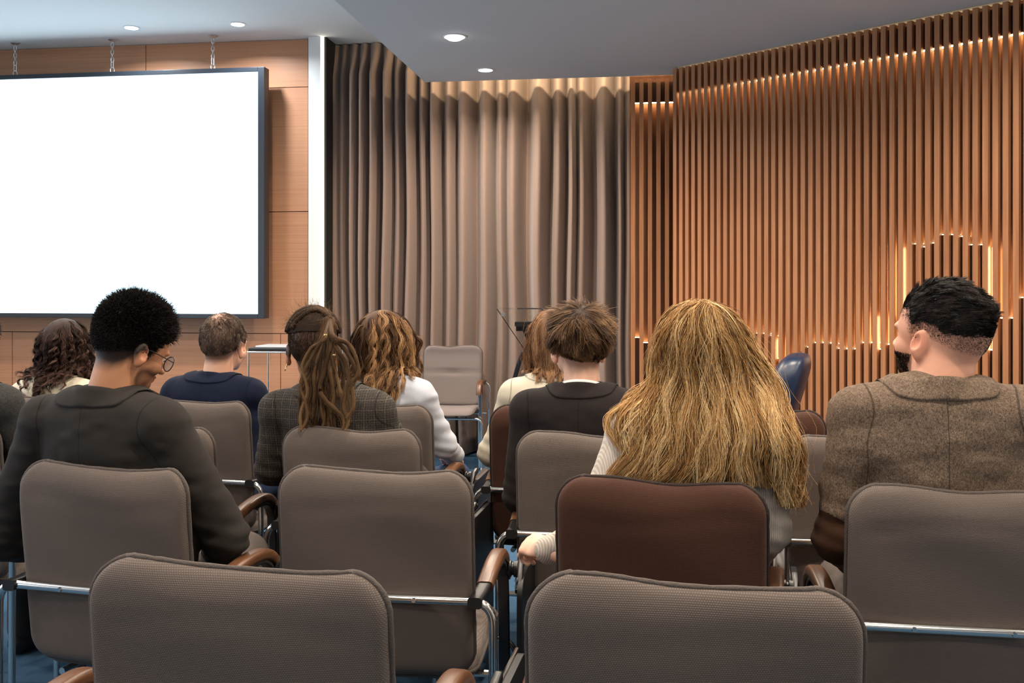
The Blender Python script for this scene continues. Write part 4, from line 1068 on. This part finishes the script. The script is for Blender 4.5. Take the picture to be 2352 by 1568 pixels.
# 1 man in glasses, charcoal suit
def mask_p3(q): return hairline(q, .112, .050, -.010, .045)
S = person('B1', (238, 905, 2.50), 0, 'man in a charcoal suit and round glasses, head bowed to the right', sh=.224, head=(-26, 24, 4), skin=SK['tan'], jacket=CL['charcoal'], trousers=CL['trous_grey'], seed=1, girth=1.0,
           stubble=lambda q: np.maximum(hairline(q, .110, .035, -.040, .035), .8*np.clip(1-np.abs(ell(q, (0, .05, -.03), (.060, .055, .045)))/.012, 0, 1)*(q[:, 2] < -.002)*(q[:, 1] > .02)),
           arms={'eR': ('px', 520, 1235, 2.52), 'wR': ('px', 500, 1290, 2.82), 'eL': ('px', 10, 1235, 2.62), 'wL': ('px', 180, 1270, 2.9)}, arm_r=1.12, hs=.94, hoff=(.030, .045, .088), fold=.0075, knees={'R': ('px', 560, 1275, 2.92)}, shz=-.06)
st = [crop(S, 'h', None, 20000, lambda q: np.interp(q[:, 2], [-.03, .02, .05, .08, .11, .15], [.001, .003, .008, .016, .026, .036])*np.interp(q[:, 1], [-.11, 0, .1], [.7, .85, .95]), lambda q, g: g*.01, mask_p3, r=.0011, k=6, lift=1.2, curl=.0022, seed=3, tone0=.4, tonev=.2, wiggle=.35)]
hair_obj(S, HM['blackcurl'], st, cap(S, .006, lambda q: hairline(q, .120, .102, .092, .01), None, nz=.003, fr=90), .2)
def glasses(S, mlens, r=.024, sunny=False, rim=.0013):
    root = None; b = MB(); rims = MB()
    for sx in (-1, 1):
        c_ = A(sx*.033, .112, .030); pts = []
        for k in range(25):
            a = 2*math.pi*k/24; pts.append(S.fromH(c_+A(r*math.cos(a), -abs(r*math.cos(a)+sx*0)*.12, (r*.92)*math.sin(a))))
        rims.tube(pts, rim, 6, cap=False)
        rims.tube([S.fromH(c_+A(sx*r, -.004, .006)), S.fromH(A(sx*.072, .075, .037)), S.fromH(A(sx*.083, .02, .040)), S.fromH(A(sx*.086, -.010, .036)), S.fromH(A(sx*.085, -.022, .018))], rim, 6)
    rims.tube([S.fromH(A(-.010, .112, .034)), S.fromH(A(0, .117, .037)), S.fromH(A(.010, .112, .034))], rim, 6)
    o = rims.build('glasses', M['black'] if not sunny else M['steel'], None); o.matrix_world = S.root.matrix_world
    lm = MB()
    for sx in (-1, 1):
        c_ = A(sx*.033, .1115, .030); V = []
        for lay in (0, .0015):
            V += [S.fromH(c_+A(r*math.cos(2*math.pi*k/24), lay-abs(r*math.cos(2*math.pi*k/24))*.12, r*.92*math.sin(2*math.pi*k/24))) for k in range(24)]
        lb = MB().add(V, [tuple(range(23, -1, -1)), tuple(range(24, 48))]+[(k, (k+1) % 24, 24+(k+1) % 24, 24+k) for k in range(24)]); q = lb.build('lens', mlens, o, angle=30)
    return o
tag(glasses(S, M['lens']), 'thin round spectacles worn by the man in the charcoal suit', 'glasses')

def part_dir(q, g, side, fwd=-.35):
    d = np.stack([np.sign(q[:, 0]+1e-4)*side*np.ones(len(q)), np.full(len(q), fwd), np.full(len(q), .1)], 1); return unit(d-g*(d*g).sum(-1, keepdims=True)+g*.15)
# 2 blonde woman
S = person('B3', (1598, 915, 2.34), 0, 'woman with very long golden blonde hair in an oatmeal knit cardigan', sh=.205, head=(0, 2, 0), skin=SK['pale'], jacket=CL['knit'], trousers=CL['trous_dark'], fem=.8, seed=2, collar=None, fold=.004, hs=1.0, hoff=(0.0, .035, .060),
           arms={'eL': ('px', 1360, 1225, 2.34), 'wL': ('px', 1258, 1262, 2.42), 'eR': ('px', 1764, 1215, 2.32), 'wR': ('px', 1725, 1300, 2.62)}, hands=(dict(dir=A(-.75, .62, -.05), up=A(-.25, -.45, .8), curl=.95, side=1, sc=.92), None), shz=-.07, shdrop=(0, 0))
hf = lambda p: np.minimum(S.hn(p), S.jk(p))
def drape(S, u, rows, t0, t1, off, K, seed, waves=(9, 150), xofs=None):
    """locks laid over head and back: u in [-1,1] across, rows = (y, left x, right x) of the fall of the hair"""
    rng = np.random.RandomState(seed); n_ = len(u); rows = np.array(rows, float); yy = np.linspace(0, 1, K)
    Y = np.interp(yy, np.linspace(0, 1, len(rows)), rows[:, 0])[None]*np.ones((n_, 1)); XL_ = np.interp(Y, rows[:, 0], rows[:, 1]); XR_ = np.interp(Y, rows[:, 0], rows[:, 2])
    X = XL_+(XR_-XL_)*(u[:, None]*.5+.5); ph = 5*np.sin(u*4)+rng.normal(size=n_)*.7; am = waves[0]*(.5+rng.rand(n_))
    X = X+(am[:, None])*np.sin(ph[:, None]+Y/waves[1]*6.28)*np.clip(yy[None]*2, 0, 1)
    if xofs is not None: X = X+xofs(u[:, None], Y, rng.rand(n_)[:, None])
    Mi = np.array(S.M4.inverted()); o = (Mi@np.append(ORI, 1))[:3]
    dr = np.stack([-math.sin(TH)+(X-CX)/F*math.cos(TH), math.cos(TH)+(X-CX)/F*math.sin(TH), (HY-Y)/F], -1)@Mi[:3, :3].T
    t = np.full(X.shape, t0)
    for _ in range(40):
        d = hf(o+dr*t[..., None])-off[:, None]; t = np.clip(t+np.clip(d, 0, .03)*.9, t0, t1)
    for _ in range(6): t[:, 1:-1] = t[:, 1:-1]*.4+.3*(t[:, 2:]+t[:, :-2])
    return o+dr*t[..., None]
rowsb = [(695, 1607, 1621), (702, 1588, 1644), (715, 1563, 1668), (745, 1540, 1694), (780, 1526, 1724), (850, 1510, 1755), (930, 1484, 1796), (1010, 1468, 1820), (1080, 1470, 1832), (1120, 1465, 1838)]
rng = np.random.RandomState(8)
def sweep_(u, Y, r): k = np.clip((Y-985)/130, 0, 1)**1.5; return -k*75*(u < .45)*(.4+.9*r)*np.clip(.6-u, 0, 1)
K = 30
G1 = drape(S, rng.uniform(-1, 1, 330), rowsb, 2.08, 2.40, .004+.022*rng.rand(330), K, 1, xofs=sweep_)
rows_l = [(700, 1590, 1612), (740, 1540, 1580), (800, 1516, 1560), (860, 1500, 1545), (915, 1450, 1520), (950, 1405, 1500), (985, 1400, 1480), (1040, 1420, 1470)]
G2 = drape(S, rng.uniform(-1, 1, 26), rows_l, 2.10, 2.36, .004+.014*rng.rand(26), K, 2)
rows_r = [(700, 1606, 1630), (740, 1650, 1690), (830, 1715, 1755), (930, 1765, 1800), (1020, 1785, 1830), (1100, 1790, 1842), (1165, 1800, 1840)]
G3 = drape(S, rng.uniform(-1, 1, 80), rows_r, 2.12, 2.38, .004+.020*rng.rand(80), K, 3)
# inner layers round the sides of the head and over the chest
sq, sg = S.sample(110, lambda q: 1.*(q[:, 2] > .03)*(q[:, 1] > -.03), 9)
G4 = simulate(S.fromH(sq), dirs(S, part_dir(sq, sg, .7, -.1)), .34+.14*rng.rand(len(sq)), K, hf, .006+.018*rng.rand(len(sq)), gravity=.9, stiff=.5, seed=4, wave=.10, freq=40)
Ga = np.concatenate([G1, G2, G3, G4]); nb_ = 19000; St, gi_ = children(Ga, nb_, .0052, np.random.RandomState(1), taper=.75, jitter=.0035, lenvar=.10); gt = np.random.RandomState(2).rand(len(Ga)); tn = np.clip(.10+.80*gt[gi_]+.10*np.random.RandomState(3).normal(size=len(gi_)), 0, 1)
Sf, gf = children(Ga, 1100, .010, np.random.RandomState(7), taper=2.2, jitter=.012, lenvar=.3); tf = np.clip(.5+.2*np.random.RandomState(3).normal(size=1100), 0, 1)
cr = crop(S, 'h', None, 3500, lambda q: .05+0*q[:, 0], lambda q, g: unit(np.stack([np.sign(q[:, 0])*.5, -.35+0*q[:, 0], -1.+0*q[:, 0]], 1)), lambda q: hairline(q, .105, .03, -.02, .01), r=.0009, k=7, lift=.03, seed=3, clump=200, wiggle=.03, tone0=.45, tonev=.22)
hair_obj(S, HM['blonde'], [cr, (St, rad(len(St), K, .0010, .0006), tn, 3), (Sf, rad(1100, K, .00045, .0003), tf, 3)], cap(S, .006, lambda q: hairline(q, .115, .03, -.02, .01), None), .3)
S9 = S

# 3 man in brown tweed looking up to the left
S = person('B4', (2150, 885, 2.24), 0, 'bearded man in a brown tweed jacket gazing up to the left', sh=.222, head=(40, -5, 2), skin=SK['fairdark'], jacket=CL['tweed'], trousers=CL['trous_grey'], seed=3, girth=1.08, hs=1.0, neckr=1.16,
           stubble=lambda q: np.maximum(.55*hairline(q, .100, .060, .02, .06)*(.25+.75*np.clip((q[:, 2]-.03)/.06, 0, 1)), .7*np.clip(1-np.abs(ell(q, (0, .05, -.03), (.058, .055, .045)))/.014, 0, 1)*np.clip((-.006-q[:, 2])/.012, 0, 1)*(q[:, 1] > .028)),
           arms={'eL': ('px', 1925, 1235, 2.26), 'wL': ('px', 1960, 1290, 2.52), 'eR': (.30, .02, .78), 'wR': (.20, .27, .66)}, arm_r=1.12, fold=.007, patch=(1910, 1245, 2.26), hoff=(.018, .045, .072))
mk = lambda q: hairline(q, .108, .078, .055, .014)
st = [crop(S, 'h', None, 22000, lambda q: np.interp(q[:, 2], [.05, .08, .11, .16], [.008, .016, .026, .032]), lambda q, g: unit(A(.10, -1, .25)+0*q), mk, r=.0008, k=6, lift=.50, seed=4, clump=500, wiggle=.07, tone0=.38, tonev=.25),
      crop(S, 'h', None, 5000, lambda q: np.interp(q[:, 2], [0, .05, .08], [.001, .003, .007]), lambda q, g: unit(A(0, -.6, -.6)+0*q), lambda q: hairline(q, .105, .05, .0, .03)*(1-hairline(q, .108, .085, .065, .02)), r=.00028, k=3, lift=.5, seed=5, tone0=.3),
      crop(S, 'h', None, 3500, lambda q: np.full(len(q), .005), lambda q, g: unit(A(0, .2, -1)+0*q), lambda q: 1.*(q[:, 2] < -.006)*(q[:, 1] > .03), r=.0005, k=4, lift=.7, seed=6, tone0=.4, wiggle=.3)]
hair_obj(S, HM['black'], st, cap(S, .003, lambda q: hairline(q, .112, .09, .068, .014), None), .2)

# 4 man with tousled brown hair in black suit
S = person('C3', (1336, 893, 3.04), 0, 'young man with tousled brown hair in a black suit and white shirt collar', sh=.218, head=(27, -1, 0), skin=SK['pale'], jacket=CL['black'], trousers=CL['trous_dark'], shirt=CL['shirtwhite'], seed=4, hs=1.0,
           stubble=lambda q: .6*hairline(q, .1, .05, -.03, .03), arms={'eL': ('px', 1192, 1140, 3.08), 'wL': ('px', 1215, 1180, 3.34)}, hoff=(-.012, .035, .092), shdrop=(-.0, 0))
mk = lambda q: hairline(q, .105, .050, -.022, .020)
def cf(q, g):
    w_ = whorl(q, g, (-.015, -.05, .16))*np.clip(np.linalg.norm(q-A(-.015, -.05, .155), axis=1)/.03, .25, 1)[:, None]; return unit(w_+A(.45, .0, -.25)*(q[:, 2:3] < .13)+A(.1, .3, 0))
st = [crop(S, 'h', None, 15000, lambda q: np.interp(q[:, 2], [-.03, .0, .03, .07, .12, .16], [.004, .009, .018, .044, .060, .060])*(1+.15*(q[:, 0] < -.02)), cf, mk, r=.00085, k=8, lift=.34, seed=7, clump=240, wiggle=.13, tone0=.42, tonev=.26)]
hair_obj(S, HM['brown'], st, cap(S, .004, lambda q: hairline(q, .11, .06, .03, .012), None, nz=.003), .2)

# 5 person with dreadlocks
S = person('C2', (752, 893, 3.14), 4, 'person with long tied-back dreadlocks, dark sunglasses and a grey plaid blazer', sh=.215, head=(14, 6, 0), skin=SK['tan'], jacket=CL['plaid'], trousers=CL['trous_dark'], seed=5, hs=1.0, hoff=(-.058, .035, .088),
           stubble=lambda q: .85*hairline(q, .105, .045, -.035, .012), arms={'eR': ('px', 915, 1060, 3.2), 'eL': ('px', 622, 1075, 3.2)}, knees={})
mkside = lambda q: hairline(q, .105, .04, -.03, .01)
st = [crop(S, 'h', None, 6000, lambda q: np.full(len(q), .008), lambda q, g: unit(A(0, -.5, -.8)+0*q), lambda q: mkside(q)*(q[:, 2] < .095), r=.0006, k=4, lift=.6, seed=9, tone0=.12, tonev=.08)]
tie_h = A(.056, -.072, .128); rng = np.random.RandomState(12); D = []; tone = []; K = 22
# rows drawn over the scalp to the tie
for i in range(21):
    a = R(-150+300*i/20); q0 = A(.070*math.sin(a), .01+.075*math.cos(a), .0); dq = unit(q0*A(1, 1, 0)); s_ = A(dq[0]*.062, dq[1]*.075, .088+.02*max(0, math.cos(a)))
    pts = []
    for k in range(K):
        t = k/(K-1); p = s_*(1-t)+tie_h*t+A(0, 0, .05*math.sin(math.pi*t)); 
        for _ in range(4): p = p-grad(lambda z: head_sdf(z, 0), p[None])[0]*(head_sdf(p[None], 0)[0]-.008)
        pts.append(p+rng.normal(size=3)*.0006)
    D.append(S.fromH(np.array(pts))); tone.append(.08+.45*(i % 2)*rng.rand()+.1*rng.rand())
st.append((np.array(D), rad(len(D), K, .0078, .0068), np.array(tone), 7))
# hanging dreads: bundle falls down the back, a few loop outwards
tw = S.fromH(tie_h+A(0, -.012, 0)); K2 = 34; D = []; tone = []
toL = lambda x, y, t: S.loc(P(x, y, t))
for i in range(30):
    u = rng.rand(); x1 = 700+95*u+rng.normal()*6; yend = 985+25*rng.rand(); x0 = 745+20*rng.normal()*.5
    ctr = [tw, tw+A(.006*rng.normal(), -.022, -.012), toL(745+(x1-745)*.55+rng.normal()*10-12*(u < .4), 840, 3.00+.02*rng.rand()), toL(x1-4+rng.normal()*8, 905, 2.99+.03*rng.rand()), toL(x1+rng.normal()*7, 955, 2.99+.03*rng.rand()), toL(x1+rng.normal()*5, yend, 3.00+.03*rng.rand())]
    c_ = np.array(crom(ctr, 7))[:K2]; D.append(c_); tone.append(.03+.6*rng.rand()**1.3)
for ctr in ([(762, 770), (790, 800), (812, 835), (818, 870), (800, 900), (805, 940), (790, 985)], [(765, 772), (800, 790), (820, 830), (822, 860), (808, 880), (812, 930), (796, 960)], [(768, 790), (792, 830), (800, 870), (795, 900), (790, 940), (800, 965), (793, 988)],
            [(748, 775), (715, 800), (695, 835), (697, 860), (705, 900), (690, 950), (692, 988)], [(745, 770), (722, 810), (700, 850), (690, 890), (700, 920), (705, 960), (690, 990)], [(760, 790), (745, 850), (735, 900), (765, 935), (786, 955), (790, 975), (785, 990)]):
    c_ = np.array(crom([tw]+[toL(x, y, 2.97+.01*rng.rand()) for x, y in ctr], 5)); c_ = c_[np.linspace(0, len(c_)-1, K2).astype(int)]; D.append(c_); tone.append(.3+.4*rng.rand())
mn = min(len(c_) for c_ in D); D = np.array([c_[:mn] for c_ in D]); rr = rad(len(D), mn, .0072, .0050)*(1+.14*np.random.RandomState(1).normal(size=(len(D), mn)))*np.random.RandomState(4).uniform(.75, 1.15, (len(D), 1))
st.append((D, rr, np.array(tone), 7))
Sf, _ = children(D, 600, .006, np.random.RandomState(3), taper=1.2, jitter=.003); st.append((Sf, rad(600, mn, .0003, .0002), np.full(600, .6), 3))
q, g = S.sample(500, lambda q: 1.*(q[:, 2] > .1), 4); fz = np.stack([q, q+g*.018, q+g*.03+np.random.RandomState(2).normal(size=q.shape)*.012], 1); st.append((S.fromH(fz), rad(500, 3, .0003, .0002), np.full(500, .6), 3))
hair_obj(S, HM['dread'], st, cap(S, .004, lambda q: hairline(q, .108, .085, .07, .01)*(q[..., 2] > .085), None), .2)
tag(glasses(S, M['sunlens'], .027, True), 'dark sunglasses worn by the person with dreadlocks', 'glasses')
b = MB(); pts = [S.fromH(A(-.086, -.004, -.008)+A(.004*math.sin(a), .010*math.cos(a), -.012+.012*math.sin(a))) for a in np.linspace(0, 2*math.pi, 17)]; b.tube(pts, .0014, 6, cap=False)
o = b.build('earring', M['gold'], S.root)
b = MB()
for x, y in ((748, 769), (768, 815)): 
    p = toL(x, y, 2.955); b.lathe([(.0, -.004), (.005, -.003), (.006, 0), (.005, .003), (0, .004)], p, 10)
    o = b.build('hair_bead', M['gold'], S.root); b = MB()

# 6 man in navy suit with cropped thinning hair
S = person('D1', (492, 866, 3.90), 0, 'man with cropped thinning hair in a navy blue suit jacket', sh=.218, head=(-4, 4, 0), skin=SK['fair'], jacket=CL['navy'], trousers=CL['jeans'], seed=6, hoff=(.020, .04, .088),
           stubble=lambda q: .8*hairline(q, .10, .04, -.03, .03)*(1-.6*np.exp(-(((q-A(0, -.055, .15))/A(.035, .04, .03))**2).sum(-1))), arms={'eR': ('px', 598, 1010, 3.98), 'wR': ('px', 585, 1042, 4.2), 'eL': ('px', 378, 1010, 3.98)})
st = [crop(S, 'h', None, 9000, lambda q: np.interp(q[:, 2], [-.02, .05, .12], [.004, .008, .013]), lambda q, g: unit(whorl(q, g)+A(0, .0, -.2)), lambda q: hairline(q, .1, .045, -.02, .02)*(1-.65*np.exp(-(((q-A(0, -.055, .155))/A(.03, .04, .03))**2).sum(-1))), r=.0007, k=4, lift=.4, seed=11, tone0=.4, tonev=.25, clump=200, wiggle=.08)]
hair_obj(S, HM['greybrown'], st)

# 7 wavy haired woman in a white shirt
def long_hair(S, m, n_guides, n, L, off, push, wave, freq, spread, seed, grav=.75, tone=(.15, .65), r=.0011, mask=None, steps=22, side=.8, capo=.009, fly=300, curly=None):
    rng = np.random.RandomState(seed); hf = lambda p: np.minimum(S.hn(p), S.jk(p)); q, g = S.sample(n_guides, mask or (lambda q: hairline(q, .108, .02, -.02, .004)), seed)
    G_ = simulate(S.fromH(q), dirs(S, part_dir(q, g, side)), L[0]+L[1]*rng.rand(n_guides), steps, hf, off[0]+off[1]*rng.rand(n_guides), gravity=grav, stiff=.55, push=push, seed=seed, wave=wave, freq=freq)
    G_ = curlify(G_, *curly, seed=seed) if curly else G_
    St, gi_ = children(G_, n, spread, rng, taper=.5, jitter=.003); gt = rng.rand(n_guides); tn = np.clip(tone[0]+tone[1]*gt[gi_]+.1*rng.normal(size=n), 0, 1)
    Sf, _ = children(G_, fly, spread*2.2, rng, taper=1.3, jitter=.01, lenvar=.3)
    cr = crop(S, 'h', None, 3000, lambda q: .055+0*q[:, 0], lambda q, g: unit(np.stack([np.sign(q[:, 0])*.5, -.35+0*q[:, 0], -1.+0*q[:, 0]], 1)), mask or (lambda q: hairline(q, .108, .02, -.02, .004)), r=.001, k=7, lift=.06, seed=3, clump=160, wiggle=.05, tone0=tone[0]+tone[1]*.4, tonev=.2)
    hair_obj(S, m, [cr, (St, rad(n, steps, r, r*.55), tn, 3), (Sf, rad(fly, steps, .0005, .0003), np.full(fly, .5), 3)], cap(S, capo, lambda q: hairline(q, .115, .03, -.01, .01), None), .4)
S = person('D2', (882, 868, 3.76), -6, 'woman with wavy caramel shoulder-length hair in a loose white shirt', sh=.195, head=(-22, 4, 0), skin=SK['pale'], jacket=CL['white'], trousers=CL['jeans'], seed=7, fem=.8, collar='shirt', fold=.008, hoff=(-.015, .038, .086),
           arms={'eR': ('px', 1012, 1015, 3.82), 'wR': ('px', 1040, 1042, 4.0)}, arm_r=1.15)
def push7(p, t): o = np.zeros_like(p); x = p[:, 0]-S.H0[0]; o[:, 0] = np.sign(x)*.03*(t < .5)-np.sign(x)*.05*(t > .7); return o
long_hair(S, HM['caramel'], 200, 6000, (.27, .09), (.006, .028), push7, .2, 62, .005, 7, curly=(.008, .095), tone=(.05, .85), steps=28, side=.5)

# 8 woman in cream blazer behind the man in black
S = person('D3', (1268, 868, 3.72), 6, 'woman with light brown hair in a cream blazer, half hidden by the man in black', sh=.195, head=(32, 2, 0), skin=SK['pale'], jacket=CL['creamsuit'], trousers=CL['trous_dark'], seed=8, fem=.8, hoff=(0, .038, .086),
           arms={'eL': ('px', 1130, 1040, 3.78), 'wL': ('px', 1165, 1062, 4.02)})
def push8(p, t): o = np.zeros_like(p); x = p[:, 0]-S.H0[0]; o[:, 0] = np.sign(x)*.03*(t < .4)-np.sign(x)*.12*(t > .5); return o
long_hair(S, HM['lightbrown'], 150, 4500, (.145, .05), (.005, .016), push8, .12, 40, .006, 8)

# 9 curly woman in cream blouse
S = person('D0', (128, 872, 4.02), 0, 'woman with dark curly hair in a cream blouse at the left', sh=.195, head=(4, 22, 0), skin=SK['pale'], jacket=CL['cream'], trousers=CL['trous_dark'], seed=9, fem=.8, collar='band', fold=.006, hoff=(0, .045, .075))
def push9(p, t): o = np.zeros_like(p); x = p[:, 0]-S.H0[0]; o[:, 0] = -np.sign(x)*.16*(t > .3); return o
long_hair(S, HM['darkbrown'], 170, 5200, (.20, .08), (.006, .022), push9, .3, 110, .0035, 9, tone=(.05, .85), curly=(.010, .050), steps=36, side=.15)

# 10 man at the left edge
S = person('C0', (-98, 880, 3.14), 0, 'man in a dark grey tweed jacket cut off by the left edge', sh=.225, head=(0, 0, 0), skin=SK['fair'], jacket=CL['greytweed'], trousers=CL['trous_dark'], seed=10, collar='jacket')
st = [crop(S, 'h', None, 6000, lambda q: np.interp(q[:, 2], [-.02, .05, .12], [.008, .02, .035]), lambda q, g: unit(whorl(q, g)), lambda q: hairline(q), r=.0008, k=5, lift=.6, seed=13)]
hair_obj(S, HM['black'], st, cap(S, .009, lambda q: hairline(q, .11, .06, .02, .012), None), .2)
